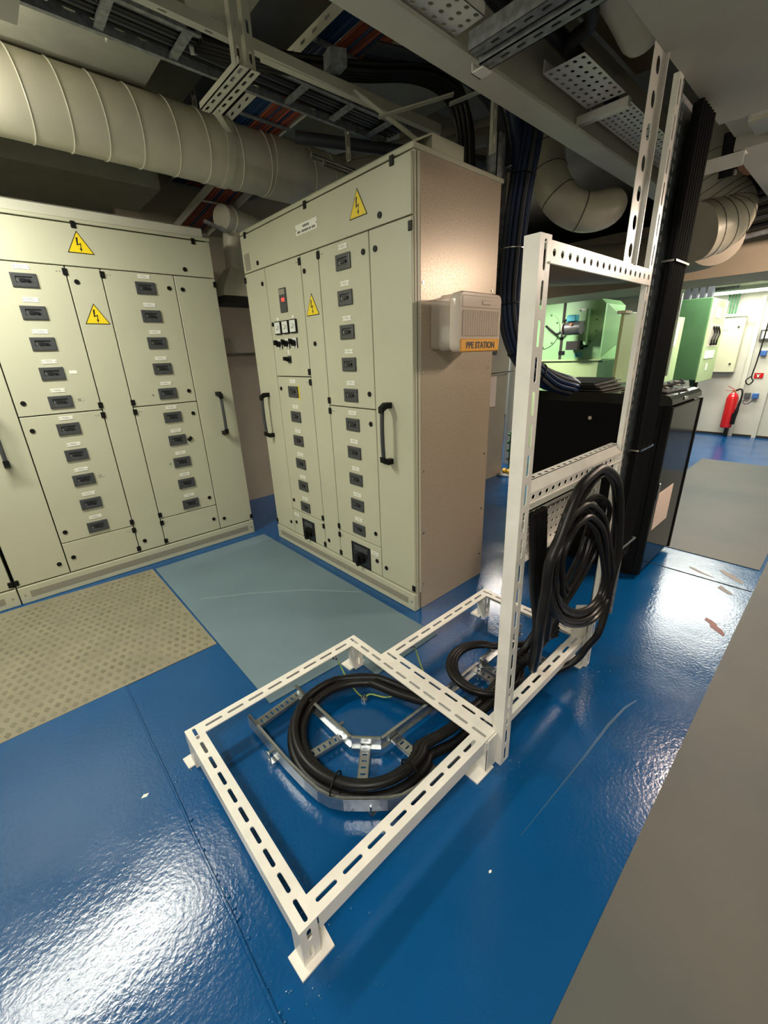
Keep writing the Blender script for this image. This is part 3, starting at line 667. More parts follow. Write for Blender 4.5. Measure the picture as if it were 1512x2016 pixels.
# earth wires
cable('earth_wire', [(.797, 1.22, .105), (.795, 1.16, .05), (.800, 1.10, .012), (.806, 1.066, .012), (.83, 1.05, .02), (.87, .995, .015), (.93, .965, .03), (1.0, .955, .05)], .0035, M_gy, 'thin green and yellow earth wire looped across the blue floor', 'wire', n=6, seg=6)
cable('earth_wire', [(1.086, 1.040, .105), (1.085, 1.02, .06), (1.075, .98, .015)], .0035, M_gy, 'short green and yellow earth wire hanging from the rear rail', 'wire', n=6, seg=6)
lug = thing('earth_stud', 'small steel stud on the blue floor holding the earth wire', 'bolt', (.803, 1.062, 0))
MB().cyl((.803, 1.062, 0), (.803, 1.062, .012), .014, 14).build('washer', M_galv, lug, True)
MB().cyl((.803, 1.062, .012), (.803, 1.062, .018), .009, 6).cyl((.803, 1.062, .018), (.803, 1.062, .034), .0045, 8).build('threaded_stud', M_chrome, lug, True)
tag(MB().prism([(.912, 1.108, .0004), (.912, 1.062, .0004), (.932, 1.060, .0004), (.934, 1.070, .0004)], (0, 0, .0015)).build('paper_scrap', M_label), 'small white paper scrap on the floor inside the front square', 'paper scrap')
# paint chips and bare spots on the deck
chips = [((.93-.9, 1.25), .012, 'white paint chip on the blue floor left of the frame'), ((.95, .0), 0, ''), ((.66, .36), .006, 'tiny white chip on the floor in front of the near rail')]
for (x, y), s_, lab in chips:
    if s_: tag(MB().prism([(x-s_, y, .0044 if x < .1 else .0003), (x+s_*.3, y-s_*.5, .0044 if x < .1 else .0003), (x+s_, y+s_*.2, .0044 if x < .1 else .0003), (x-s_*.2, y+s_*.7, .0044 if x < .1 else .0003)], (0, 0, .001)).build('paint_chip', M_label), lab, 'paint chip')
def patch(pts, m, lab, z=.0003): tag(MB().prism([(x, y, z) for x, y in pts], (0, 0, .0006)).build('bare_patch', m), lab, 'bare patch')
patch([(2.80, .272), (2.84, .262), (2.79, .215), (2.76, .190), (2.755, .215), (2.775, .245)], M_flake, 'pale bare patch just before the floor seam')
patch([(2.985, .455), (2.975, .42), (2.94, .36), (2.922, .31), (2.918, .335), (2.935, .40), (2.96, .44)], M_flake, 'long narrow bare patch between floor seam and far mat')
patch([(3.07, .30), (3.03, .235), (2.97, .18), (2.94, .178), (2.955, .215), (3.0, .27), (3.045, .31)], M_flake, 'widest pale bare patch near the right mat corner')
patch([(2.415, .246), (2.385, .246), (2.368, .222), (2.335, .212), (2.318, .186), (2.29, .152), (2.31, .148), (2.345, .165), (2.362, .188), (2.385, .195), (2.405, .22)], M_rust, 'rusty red primer patch in the shiny floor area')
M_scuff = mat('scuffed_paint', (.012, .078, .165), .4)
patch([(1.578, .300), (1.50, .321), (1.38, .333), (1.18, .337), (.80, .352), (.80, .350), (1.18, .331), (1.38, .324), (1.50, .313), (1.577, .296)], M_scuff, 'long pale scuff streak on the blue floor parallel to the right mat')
M_scuff2 = mat('scuffed_rubber', (.20, .265, .28), .6)
o_ = MB().prism([(.60, 2.34, .0044), (.85, 2.18, .0044), (1.10, 1.98, .0044), (1.32, 1.72, .0044), (1.32, 1.705, .0044), (1.10, 1.965, .0044), (.85, 2.168, .0044), (.60, 2.332, .0044)], (0, 0, .0003)).build('scuff_line', M_scuff2, blue_mat)
rs = random.Random(11); dm = MB()
def blob(x, y, z, r):
    dm.loft([[(x+r*k*math.cos(a), y+r*k*math.sin(a)*.7, z+r*h) for a in [i*math.pi/3 for i in range(6)]] for k, h in ((1, 0), (.75, .35), (.2, .5))], cap=True)
for cx, cy, n, sp_ in ((.20, .52, 46, .05), (.175, 1.25, 22, .035), (.93, .51, 34, .05), (1.62, .51, 18, .035), (.52, .70, 8, .03)):
    for _ in range(n): blob(cx+rs.gauss(0, sp_), cy+rs.gauss(0, sp_), .0001, rs.uniform(.0015, .005))
for _ in range(150):
    t = rs.random()**.6; blob(.106+rs.gauss(0, .010), 1.1-t*1.6, .003, rs.uniform(.002, .0055))
for _ in range(70): blob(rs.uniform(-.7, .5), rs.uniform(.2, 1.2), .0042, rs.uniform(.001, .003))
M_drip = mat('glossy_blue_drip', (.004, .08, .22), .07, spec=.8)
stuff(tag(dm.build('paint_drips', M_drip, smooth=True), 'glossy blue paint drips and weld spatter around the frame feet and deck seam', 'paint drips'))
# faint weld bead beads scatter around feet
for cx, cy, nm in ((.18, .52, 'near'), (.17, 1.25, 'left'), (.93, .5, 'post')): pass

# ================================================================ BLACK RACK
rk = thing('network_rack', 'low black equipment rack with a glossy door beside the grey mat', 'rack cabinet', (2.88, 1.0, 0))
RX0, RX1, RY0, RY1, RH = 2.590, 3.165, .628, 1.395, 1.075
MB().rbox((RX0, RY0+.03, .03), (RX1, RY1, RH-.03), .006).build('body', M_rack, rk)
prof = [(RY0+.01, RH-.055), (RY0-.002, RH-.05), (RY0+.002, RH-.025), (RY0+.018, RH-.006), (RY0+.045, RH), (RY1, RH), (RY1, RH-.055)]
MB().loft([[(x, y, z) for y, z in prof] for x in (RX0-.004, RX1+.004)], cap=True).build('top_cap', M_rack_gl, rk)
MB().rbox((RX0+.012, RY0-.008, .05), (RX1-.006, RY0+.022, RH-.062), .004).build('glass_door', M_rack_gl, rk)
MB().box((RX0, RY0-.006, .03), (RX0+.010, RY0+.03, RH-.06)).build('door_frame', M_rack, rk)
MB().box((RX1-.022, RY0-.014, .03), (RX1+.003, RY0+.03, RH-.06)).build('door_frame', M_rack, rk)
MB().rbox((RX0+.02, RY0-.018, .50), (RX0+.032, RY0-.008, .60), .003).build('door_latch', M_galv, rk)
MB().rbox((RX0+.20, RY0-.006, RH-.040), (RX0+.26, RY0+.0, RH-.022), .002).build('badge', M_chrome, rk)
MB().box((2.645, RY0-.0100, .305), (2.925, RY0-.0082, .530)).build('paper_notice', M_pink, rk)
MB().cyl((RX0-.006, 1.03, .93), (RX0+.001, 1.03, .93), .011, 14).build('side_lock', M_chrome, rk, True)
MB().box((RX0+.02, RY0+.05, 0), (RX1-.02, RY1-.02, .031)).build('base', M_rack, rk)
# cardboard and folded sheets on the rack
tp = thing('sheet_stack', 'stack of black folded sheets on the rack top at its left', 'sheets', (2.80, 1.20, RH))
for k in range(6):
    z = RH+.004+k*.0075
    MB().obox((2.63+.01*(k % 3), 1.0+.012*k, z), (.40, .03*(k % 2), .002*k), (-.012, .30-.012*k, .001), (0, 0, .005)).build('sheet', M_rack if k % 2 else M_motor, tp)
tp2 = thing('bag_pile', 'crumpled clear bags lying on the rack top behind the second post', 'plastic bags', (2.80, .82, RH))
for k in range(5):
    a = helix(2.80+.02*k, .84-.02*k, .13+.02*k, .085, RH+.012+.007*k, 10*k, 340, 20)
    MB().tube(smooth_path([(x, y, z+.006*math.sin(i)) for i, (x, y, z) in enumerate(a)], 2), .006, 6).build('bag_fold', M_vent if k % 2 else M_rack, tp2, True)
MB().prism([(2.66, .68, RH+.003), (3.02, .66, RH+.003), (3.05, .82, RH+.003), (2.7, .92, RH+.003)], (0, 0, .008)).build('flat_sheet', M_plastic, tp2)

# ================================================================ NAVY BUNDLE FROM THE CEILING TO THE RACK
nb = thing('navy_cable_bundle', 'thick dark blue cable bundle hanging behind the middle cabinet into the rack', 'cable', (2.15, 1.32, 1.0))
base = [(2.20, 1.30, 2.50), (2.17, 1.31, 2.25), (2.15, 1.335, 2.0), (2.14, 1.345, 1.75), (2.14, 1.345, 1.55), (2.18, 1.325, 1.38), (2.26, 1.285, 1.25), (2.40, 1.235, 1.16), (2.58, 1.19, 1.11), (2.68, 1.18, 1.07)]
bp_ = smooth_path(base, 5)
offs = [(0, 0)]+[(.024*math.cos(a), .024*math.sin(a)) for a in [i*math.pi/3 for i in range(6)]]+[(.047*math.cos(a), .047*math.sin(a)) for a in [i*math.pi/6+.26 for i in range(12)]]
for k, (a, b) in enumerate(offs):
    pts = []
    for i, p in enumerate(bp_):
        t = (bp_[min(i+1, len(bp_)-1)]-bp_[max(i-1, 0)]).normalized(); e1 = t.cross(Vector((1, -1, 0))).normalized(); e2 = t.cross(e1)
        pts.append(p+e1*a+e2*b)
    MB().tube(pts, .0118, 6).build('bundle_strand', M_navy if k % 3 else M_grey_c, nb, True)
for i in (8, 14, 20, 27, 33):
    p = bp_[i]; t = (bp_[i+1]-bp_[i-1]).normalized()
    MB().torus(p, t, .060, .0035, 20, 5).build('cable_tie', M_black if i != 14 else M_chrome, nb, True)
cable('navy_cable_branch', [(1.98, 1.42, 2.62), (2.08, 1.38, 2.42), (2.13, 1.345, 2.22), (2.14, 1.345, 2.05)], .032, M_navy, 'dark blue cable branch joining the navy bundle from the left', 'cable')
pt = MB(); pt.perf((2.05, 1.405, 1.30), (0, 0, 1), (1, 0, 0), .95, .09, .002, 22, 3, .012, .005)
tag(pt.build('vertical_cable_tray', M_galv_dk), 'narrow perforated tray behind the navy cable bundle', 'cable tray')
# black power cables entering the middle cabinet's roof
pc = thing('power_cable_bundle', 'black power cables arching from the ceiling tray into the middle cabinet roof', 'cable', (1.9, 1.6, 2.07))
for k in range(7):
    o_ = .024*(k % 4); z_ = .022*(k//4)
    MB().tube(smooth_path([(.9, 1.90+o_, 2.41+z_), (1.2, 1.84+o_, 2.42+z_), (1.50, 1.68+o_, 2.42+z_), (1.72, 1.57+o_, 2.44+z_), (1.86, 1.50+o_, 2.40+z_), (1.93-z_*.5, 1.47+o_, 2.28), (1.95-z_, 1.46+o_, 2.06)], 5), .0115, 8).build('power_cable', M_cable, pc, True)
for k in range(5):
    o_ = .022*k
    MB().tube(smooth_path([(1.5, 1.62+o_, 2.48), (1.78, 1.50+o_, 2.47), (1.98, 1.44+o_, 2.46), (2.10, 1.42+o_*.4, 2.34), (2.13, 1.38+o_*.4, 2.15)], 5), .011, 8).build('power_cable', M_grey_c, pc, True)
MB().obox((1.325, 1.70, 2.395), (.06, -.03, 0), (0, 0, .055), (.01, .06, .0)).build('cable_wrap', M_galv_dk, pc)
gd = thing('roof_cable_guide', 'small grey steel guide plates on the middle cabinet roof by the cables', 'bracket', (2.0, 1.4, 2.065))
MB().box((2.00, 1.37, 2.0655), (2.06, 1.374, 2.25)).box((2.0, 1.37, 2.0655), (2.004, 1.43, 2.25)).build('guide_plate', M_galv_dk, gd)

# ================================================================ CEILING LEVEL
# big round duct above the left cabinet
dt = thing('round_duct', 'large cream round duct crossing above the left cabinet', 'air duct', (0, 2.84, 2.455))
DY, DZ, DR = 2.84, 2.457, .162
MB().tube([(-1.6, DY, DZ), (3.2, DY, DZ)], DR, 48).build('duct_shell', M_duct, dt, True)
for x in (-.01, .14, .29, .438, .586, .735, .89, 1.065, 1.228, 1.42, 1.60, 1.76, 1.92, 2.08, 2.24):
    t_ = [(x-.024*math.sin(a), DY+(DR+.001)*math.cos(a), DZ+(DR+.001)*math.sin(a)) for a in [i*2*math.pi/44 for i in range(44)]]
    MB().tube(t_, .0035, 5, closed=True).build('duct_seam', M_duct_seam, dt, True)
MB().tube([(1.64, DY, DZ), (1.86, DY, DZ)], DR+.006, 48).build('coupling', M_duct, dt, True)
sp = MB(); sp.loft([[(1.335+dx, DY+r_*math.cos(a), DZ+r_*math.sin(a)) for dx, r_ in ((0, DR+.002), (.045, DR+.002), (.045, DR+.006), (0, DR+.006))] for a in [math.radians(20+i*10) for i in range(-20, 17)]])
sp.build('hanging_strap', M_duct, dt, True)
# ceiling boxes and insulation
struct(MB().box((-2.6, 2.50, 2.63), (.985, 4.3, 2.95)).build('ceiling_box', M_ins))
struct(MB().box((-2.6, 1.45, 2.34), (.372, 2.08, 2.95)).build('ceiling_box', M_plate))
struct(MB().box((-2.6, 3.32, 2.36), (1.15, 4.3, 2.62)).build('ceiling_box', M_ins))
struct(MB().box((-2.6, -1.0, 2.70), (1.9, 1.42, 2.95)).build('ceiling_box', M_ins))
struct(MB().box((1.0, 1.95, 2.80), (1.33, 4.3, 2.95)).build('ceiling_box', M_ins))
struct(MB().box((1.75, 1.3, 2.78), (2.6, 3.8, 2.95)).build('ceiling_box', M_ins))
# beams
struct(MB().box((-1.5, 1.02, 2.150), (4.6, 1.118, 2.162)).box((-1.5, 1.064, 2.162), (4.6, 1.074, 2.5)).build('ceiling_beam', M_beam))
struct(MB().box((1.36, .60, 2.45), (2.5, 1.0, 2.95)).build('ceiling_box', M_brown))
struct(MB().box((.9, -.9, 2.52), (1.6, 1.0, 2.95)).build('ceiling_box', M_brown))
struct(MB().box((.35, -2.2, 2.0), (2.03, .522, 2.06)).build('overhead_plate', M_plate))
struct(MB().box((2.03, .36, 2.045), (2.33, .54, 2.06)).box((2.03, -2.2, 2.0), (2.06, .44, 2.075)).box((2.15, -2.2, 2.02), (2.30, .47, 2.045)).build('trim_10', M_beam))
struct(MB().box((2.33, -2.2, 2.0), (4.7, .535, 2.06)).build('overhead_plate', M_plate))
struct(MB().box((4.5, -2.6, 1.808), (5.15, 2.70, 2.26)).build('ceiling_beam', mat('tan_duct_paint', (.42, .35, .25), .6, noise=.06, nscale=4)))
struct(MB().box((5.15, -2.6, 2.30), (8.12, 5.2, 2.40)).build('ceiling_far', M_plate))
struct(MB().box((7.0, -2.6, 2.05), (8.12, 5.2, 2.11)).build('trim_11', mat('pale_green_strip', (.45, .50, .38), .5)))
# second slotted bracket near the overhead plate
bk = MB(); bk.perf((2.30, .46, 2.0), (-.25, .2, -.12), (.05, .02, .1), .5, .5, .02, 4, 1, .05, .1)
bk2 = MB(); bk2.perf((2.34, .50, 1.995), (0, 1, 0), (1, 0, 0), .12, .045, .003, 3, 1, .012, .007)
bk2.box((2.34, .50, 1.95), (2.343, .62, 1.995)); tag(bk2.build('slotted_bracket', M_white), 'short white slotted bracket under the overhead plate beside the ribbed duct', 'bracket')
# galvanised double channel crossing under the beam
gc = thing('strut_channel', 'grey galvanised double strut channel crossing under the pale beam', 'strut channel', (1.35, .8, 2.1))
for dx, z in ((0, 2.118), (.052, 2.105)):
    m = MB(); m.perf((1.30+dx, .975, z), (0, -1, 0), (-1, 0, 0), 1.3, .044, .003, 26, 1, .014, .0055)
    m.box((1.256+dx, -.325, z), (1.259+dx, .975, z+.042)).box((1.297+dx, -.325, z), (1.30+dx, .975, z+.030)); m.build('channel_half', M_galv_dk, gc)
MB().box((1.300, .955, 2.090), (1.345, .995, 2.094)).box((1.300, .992, 2.090), (1.345, .995, 2.115)).build('end_bracket', M_white, gc)
# perforated trays right of the beam
pt = MB(); pt.perf((1.75, 1.02, 2.235), (1, 0, 0), (0, -1, 0), .36, .145, .002, 8, 5, .010, .0065)
pt.perf((2.14, 1.02, 2.225), (1, 0, 0), (0, -1, 0), .95, .145, .002, 24, 6, .009, .0055)
pt.box((1.75, 1.02, 2.235), (2.11, 1.023, 2.275)).box((2.14, 1.02, 2.225), (3.09, 1.023, 2.265)).bar((2.12, .86, 2.205), (2.12, 1.06, 2.205), .03, .03)
tag(pt.build('perforated_tray', M_white), 'long white perforated tray hung right of the pale beam', 'cable tray')
pt = MB(); pt.perf((.80, 1.055, 2.172), (1, 0, 0), (0, -1, 0), .46, .13, .002, 11, 5, .009, .0065); pt.box((.80, .925, 2.172), (1.26, .928, 2.20))
tag(pt.build('perforated_tray', M_white), 'white perforated tray end at the top picture edge', 'cable tray')
cable('ceiling_cable', [(1.0, 1.0, 2.30), (1.28, .98, 2.29), (1.45, .97, 2.27), (1.62, .97, 2.31), (1.9, .95, 2.28)], .026, M_cable, 'black cable loop between the two white perforated trays', 'cable')
cable('ceiling_cable', [(1.55, .80, 2.30), (1.70, .84, 2.28), (1.80, .95, 2.275), (2.3, .96, 2.26), (3.0, .96, 2.26)], .022, M_cable, 'black cable lying in the longer perforated tray', 'cable')
# ladder tray along the ceiling with hangers
lt = thing('ceiling_cable_ladder', 'dark cable ladder with black cables running along the ceiling at left', 'cable ladder', (.8, 2.0, 2.45))
for y in (1.90, 2.10):
    m = MB(); m.perf((-1.0, y, 2.42), (1, 0, 0), (0, 0, 1), 3.0, .06, .002, 40, 1, .018, .007); m.box((-1.0, y, 2.417), (2.0, y+.018, 2.42)); m.build('side_rail', M_galv_dk, lt)
for i in range(12): MB().box((-.9+i*.25, 1.90, 2.422), (-.87+i*.25, 2.10, 2.432)).build('rung', M_galv_dk, lt)
for k in range(7): MB().tube(smooth_path([(-1.0, 1.93+.024*k, 2.447), (0, 1.925+.024*k, 2.449), (1, 1.932+.024*k, 2.446), (2.0, 1.93+.024*k, 2.448)], 3), .0115, 6).build('ladder_cable', M_grey_c if k % 2 else M_cable, lt, True)
# flat slotted bars
m = MB(); m.perf((.2, 1.72, 2.345), (1, 0, 0), (0, 1, 0), 1.30, .030, .003, 9, 1, .014, .004); m.box((.2, 1.72, 2.345), (1.50, 1.723, 2.375))
tag(m.build('slotted_bar', M_beam), 'long pale slotted bar below the ceiling ladder', 'bar')
tag(MB().bar((1.05, 1.75, 2.36), (2.0, 1.72, 2.36), .03, .04).build('support_bar', M_beam), 'pale support bar beside the red and blue cables', 'bar')
# hanger: two slotted uprights and a slotted foot with a hook
hg_ = thing('slotted_hanger', 'pale slotted hanger bracket holding the duct strap', 'bracket', (.95, 1.8, 2.4))
for x in (.90, .945):
    m = MB(); m.perf((x, 1.675, 2.25), (0, 0, 1), (1, 0, 0), .70, .030, .003, 9, 1, .018, .005)
    m.box((x, 1.675, 2.25), (x+.003, 1.70, 2.95)); m.build('upright', M_beam, hg_)
for dx in (0, .042):
    m = MB(); m.perf((.902+dx, 1.655, 2.245), (0, 1, 0), (1, 0, 0), .35, .036, .003, 6, 1, .017, .006); m.box((.902+dx, 1.655, 2.245), (.905+dx, 2.005, 2.268)); m.build('foot_channel', M_beam, hg_)
MB().bar((.95, 1.99, 2.262), (1.35, 2.675, 2.50), .03, .006).build('strap_link', M_beam, hg_)
for k, (x, y, z0, z1) in enumerate(((.50, 1.90, 2.42, 2.95), (.80, 1.90, 2.42, 2.95), (.62, 2.12, 2.42, 2.95), (1.72, 2.12, 2.30, 2.95), (1.18, 2.42, 2.6, 2.95), (1.85, 1.30, 2.12, 2.8), (1.35, 3.1, 2.55, 2.95))):
    m = MB(); m.perf((x, y, z0), (0, 0, 1), (1, 0, 0), z1-z0, .03, .003, 8, 1, .016, .006); m.box((x+.027, y, z0), (x+.03, y+.03, z1))
    tag(m.build('hanger_rod', M_beam if k != 1 else M_galv_dk), ['pale slotted hanger rod at the top left, over the dark ladder', 'grey slotted hanger rod beside the leftmost one', 'pale slotted hanger rod behind the ceiling ladder', 'pale slotted hanger rod above the duct coupling', 'pale hanger rod seen behind the round duct', 'pale hanger rod standing over the middle cabinet roof', 'slim hanger rod beside the red cables'][k], 'bracket')
for k, (p, q_) in enumerate((((.60, 2.0, 2.44), (.80, 1.88, 2.70)), ((.92, 2.02, 2.42), (.80, 1.9, 2.72)), ((1.45, 1.72, 2.36), (1.80, 1.60, 2.20)), ((1.50, 1.62, 2.25), (1.74, 1.42, 2.32)), ((1.75, 1.45, 2.30), (1.90, 1.30, 2.36)))):
    tag(MB().bar(p, q_, .028, .005).build('brace_bar', M_beam), ['pale brace leaning left under the ceiling ladder', 'pale brace leaning right beside the left brace', 'long brace dropping toward the middle cabinet', 'flat brace under the black power cables', 'short flat brace near the pale beam'][k], 'bracket')
# cross tray of red and blue cables
rt = thing('data_cable_tray', 'ceiling tray carrying red and blue cables over the round duct', 'cable tray', (1.55, 2.8, 2.6))
for x in (1.40, 1.70):
    m = MB(); m.perf((x, 1.3, 2.575), (0, 1, 0), (0, 0, 1), 2.9, .05, .002, 32, 1, .018, .006); m.build('side_rail', M_beam, rt)
for i in range(12): MB().box((1.40, 1.40+i*.24, 2.57), (1.70, 1.425+i*.24, 2.578)).build('rung', M_galv_dk, rt)
for k in range(18):
    x = 1.418+k*.0155; r_ = .0068; m_c = M_blue_c if k < 6 else (M_red_c if k not in (9, 13) else M_blue_c)
    MB().tube(smooth_path([(x, 1.3, 2.588), (x+.006*math.sin(k), 2.1, 2.585+.003*(k % 3)), (x+.01*math.cos(k), 3.0, 2.586), (x, 4.1, 2.588)], 3), r_, 6).build('tray_cable', m_c, rt, True)
lr = thing('low_cable_tray', 'lower cable tray with red and blue cables seen beneath the duct', 'cable tray', (1.45, 3.6, 2.2))
for k in range(10):
    x = 1.40+k*.022; MB().tube([(x, 3.0, 2.395), (x+.01, 3.85, 2.31)], .009, 6).build('tray_cable', M_red_c if k % 4 else M_blue_c, lr, True)
MB().bar((1.385, 3.0, 2.38), (1.385, 3.85, 2.295), .005, .05).bar((1.64, 3.0, 2.38), (1.64, 3.85, 2.295), .005, .05).bar((1.39, 3.3, 2.34), (1.64, 3.3, 2.34), .02, .005).build('tray_frame', M_beam, lr)
# assorted dark pipes in the void over the middle cabinet
for k, (p, q_, r_, m_c) in enumerate((((1.7, 3.8, 2.50), (2.6, 1.7, 2.50), .045, M_darkceil), ((1.9, 3.8, 2.62), (2.9, 1.6, 2.62), .06, M_darkceil), ((1.6, 2.4, 2.45), (2.6, 1.6, 2.3), .03, M_grey_c), ((1.55, 2.2, 2.30), (2.4, 2.1, 2.22), .014, M_galv), ((1.55, 2.1, 2.24), (2.4, 2.0, 2.16), .012, M_galv))):
    tag(MB().cyl(p, q_, r_, 14).build('ceiling_pipe', m_c, smooth=True), ['dark pipe in the void over the middle cabinet', 'thicker dark pipe close under the ceiling', 'dark conduit slanting behind the black cables', 'thin bright conduit above the middle cabinet roof', 'lower thin bright conduit above the cabinet roof'][k], 'pipe')
# little vent with hood in the gap between the cabinets
vt = thing('gap_vent', 'small cream vent with flared hood in the gap between the cabinets', 'air vent', (1.57, 3.3, 1.75))
MB().cyl((1.50, 3.25, 2.25), (1.86, 3.40, 2.25), .078, 28).build('stub_duct', M_duct, vt, True)
MB().torus((1.565, 3.277, 2.25), (.36, .15, 0), .080, .006, 24, 6).build('seam_ring', M_duct_seam, vt, True)
MB().tube(smooth_path([(1.60, 3.31, 2.22), (1.58, 3.31, 2.12), (1.575, 3.31, 2.0), (1.57, 3.31, 1.93)], 4), .062, 24).build('neck', M_duct, vt, True)
hd = MB(); c8 = lambda z, a, b: [(1.57+sx*a, 3.31+sy*b, z) for sx, sy in ((-1, -1), (1, -1), (1, 1), (-1, 1))]
hd.loft([c8(1.95, .055, .055), c8(1.80, .16, .13), c8(1.755, .17, .14)]); hd.build('hood', M_duct, vt)
MB().box((1.40, 3.17, 1.71), (1.75, 3.46, 1.752)).build('grille', M_gap, vt)
MB().bar((1.36, 3.22, 2.20), (1.5, 3.22, 2.16), .02, .02).build('clamp', M_galv_dk, vt)

# elbow duct right of the cabinet
ed = thing('elbow_duct', 'cream elbow duct turning behind the pale beam', 'air duct', (2.7, 1.35, 2.1))
ep = smooth_path([(2.812, 1.601, 2.655), (2.767, 1.572, 2.518), (2.723, 1.528, 2.354), (2.704, 1.476, 2.216), (2.727, 1.398, 2.104), (2.80, 1.307, 2.05), (2.89, 1.232, 2.063), (2.968, 1.192, 2.12)], 5)
MB().tube(ep, [.098]*(len(ep)-6)+[.097, .095, .09, .08, .07, .055], 36).build('duct_shell', M_duct, ed, True)
for i in (9, 13, 18, 24):
    t = (ep[i+1]-ep[i-1]).normalized(); MB().torus(ep[i], t, .0985, .0035, 32, 5).build('duct_seam', M_seam_dk, ed, True)
MB().box((2.55, 1.62, 2.05), (2.59, 1.68, 2.35)).build('support', M_brwall, ed)
# pipe elbow at the top
tpd = thing('ceiling_pipe_elbow', 'cream pipe with a capped end and a small bent vent near the top', 'pipe', (1.8, .75, 2.3))
MB().tube(smooth_path([(1.35, .86, 2.42), (1.65, .80, 2.38), (1.85, .78, 2.34), (1.98, .775, 2.30)], 5), [.07]*13+[.068, .06, .04], 24).build('pipe', M_duct, tpd, True)
MB().tube(smooth_path([(1.88, .75, 2.36), (1.93, .70, 2.38), (1.97, .67, 2.37), (1.99, .68, 2.33)], 5), .022, 12).build('bent_vent', M_duct, tpd, True)
MB().cyl((1.3, .45, 2.60), (1.6, 1.0, 2.60), .09, 24).build('cross_pipe', M_brown, tpd, True)
# ribbed duct at the right
rd = thing('ribbed_duct', 'cream spiral-ribbed duct bending down at the right', 'air duct', (3.1, .75, 2.0))
rp = smooth_path([(3.276, .90, 2.45), (3.27, .88, 2.304), (3.289, .84, 2.173), (3.314, .786, 2.071), (3.321, .745, 2.003), (3.274, .753, 1.945), (3.173, .823, 1.905)], 5)
MB().tube(rp, [.10+.045*min(1, i/16) for i in range(len(rp))], 36).build('duct_shell', M_duct, rd, True)
for i in range(6, 29, 2):
    t = (rp[i+1]-rp[i-1]).normalized(); MB().torus(rp[i], t, .1008+.045*min(1, i/16), .002, 30, 5).build('duct_rib', M_seam_dk, rd, True)
MB().cyl((2.75, .62, 2.16), (2.95, .58, 2.12), .06, 20).build('orange_branch', M_copper, rd, True)
MB().cyl((2.56, .60, 2.14), (2.60, .60, 1.99), .032, 16).build('black_plug', M_rack, rd, True)
bd = thing('large_pipe', 'wide tan pipe running across behind the posts under the ceiling', 'pipe', (4.2, 1.2, 1.95))
MB().tube(smooth_path([(4.25, 2.45, 2.06), (4.22, 2.1, 2.02), (4.2, 1.5, 1.97), (4.1, 1.05, 1.97), (3.75, .85, 1.95)], 5), .15, 28).build('pipe_shell', M_brwall, bd, True)
fu = thing('funnel', 'cream funnel fitting hanging behind the slotted hanger post', 'funnel', (3.3, .98, 1.95))
MB().loft([[(3.3+r_*math.cos(a), .99+r_*math.sin(a), z) for a in [i*math.pi/12 for i in range(24)]] for z, r_ in ((1.80, .115), (1.815, .118), (1.90, .085), (1.925, .06))], cap=True).build('cone', M_duct, fu, True)
MB().cyl((3.3, .99, 1.93), (3.3, .99, 1.97), .065, 20).build('collar', M_grey_c, fu, True)
MB().torus((3.3, .99, 2.0), (0, 0, 1), .05, .012, 20, 8).build('ring', M_duct, fu, True)
# dark cable trays high at the far right
for k in range(6):
    z = 1.98+.05*k
    cable('far_ceiling_cable', [(3.9, .0+.05*k, z), (4.0, .45, z+.02), (4.1, .9, z)], .016, M_grey_c if k % 2 else M_galv_dk, ['lowest', 'second lowest', 'third lowest', 'third highest', 'second highest', 'highest'][k]+' dark cable in the void behind the ribbed duct', 'cable', 'dark cables behind the ribbed duct', n=3, seg=6)

# ================================================================ FAR MACHINERY
ah = thing('air_handler', 'green air handling unit with motor flanges beyond the rack', 'machine', (6.0, 2.6, 0))
MB().box((5.6, 2.225, 0), (6.5, 3.4, 1.172)).build('lower_casing', M_green_lt, ah)
MB().prism([(5.6, 2.222, 1.18), (5.6, 2.222, 1.80), (5.6, 2.29, 1.86), (5.6, 3.4, 1.86), (5.6, 3.4, 1.18)], (.6, 0, 0)).build('upper_casing', M_green, ah)
MB().prism([(5.64, 2.222, 1.80), (5.64, 2.222, 1.20), (5.88, 2.10, 1.40), (5.88, 2.10, 1.62)], (.3, .1, 0)).build('side_hood', M_green, ah)
MB().box((5.575, 2.20, 1.168), (5.62, 3.4, 1.186)).build('flange_strip', M_green_lt, ah)
MB().box((5.60, 2.13, 0), (6.5, 2.223, 1.17)).build('shade_painted_side', M_green_dk, ah)  # side face in shadow, its shade put into a deeper green
MB().box((5.595, 2.70, 1.19), (5.60, 2.735, 1.86)).build('dark_joint', M_gap, ah)
MB().tube([(5.595, 2.735, 1.865), (5.595, 2.29, 1.865)], .012, 6).build('top_strip', M_gap, ah)
def flange(y, z, R_, vis):
    MB().tube([(5.6-.012, y, z), (5.6, y, z)], R_, 36).build('flange_plate', M_green, ah, True)
    for k in range(10):
        a = k*math.pi/5+.2; MB().cyl((5.575, y+(R_-.02)*math.cos(a), z+(R_-.02)*math.sin(a)), (5.588, y+(R_-.02)*math.cos(a), z+(R_-.02)*math.sin(a)), .011, 6).build('bolt', M_green_dk, ah)
flange(2.49, 1.545, .225, 1); flange(2.98, 1.545, .225, 1)
MB().box((5.50, 2.37, 1.33), (5.585, 2.40, 1.75)).box((5.50, 2.37, 1.33), (5.585, 2.56, 1.35)).build('motor_bracket', M_green, ah)
MB().cyl((5.40, 2.575, 1.545), (5.40, 2.39, 1.545), .075, 24).build('motor', M_motor, ah, True)
MB().cyl((5.37, 2.585, 1.545), (5.37, 2.60, 1.545), .070, 24).build('motor_fan_cover', M_vent, ah, True)
MB().cyl((5.33, 2.49, 1.585), (5.315, 2.49, 1.585), .016, 12).build('motor_badge', M_copper, ah, True)
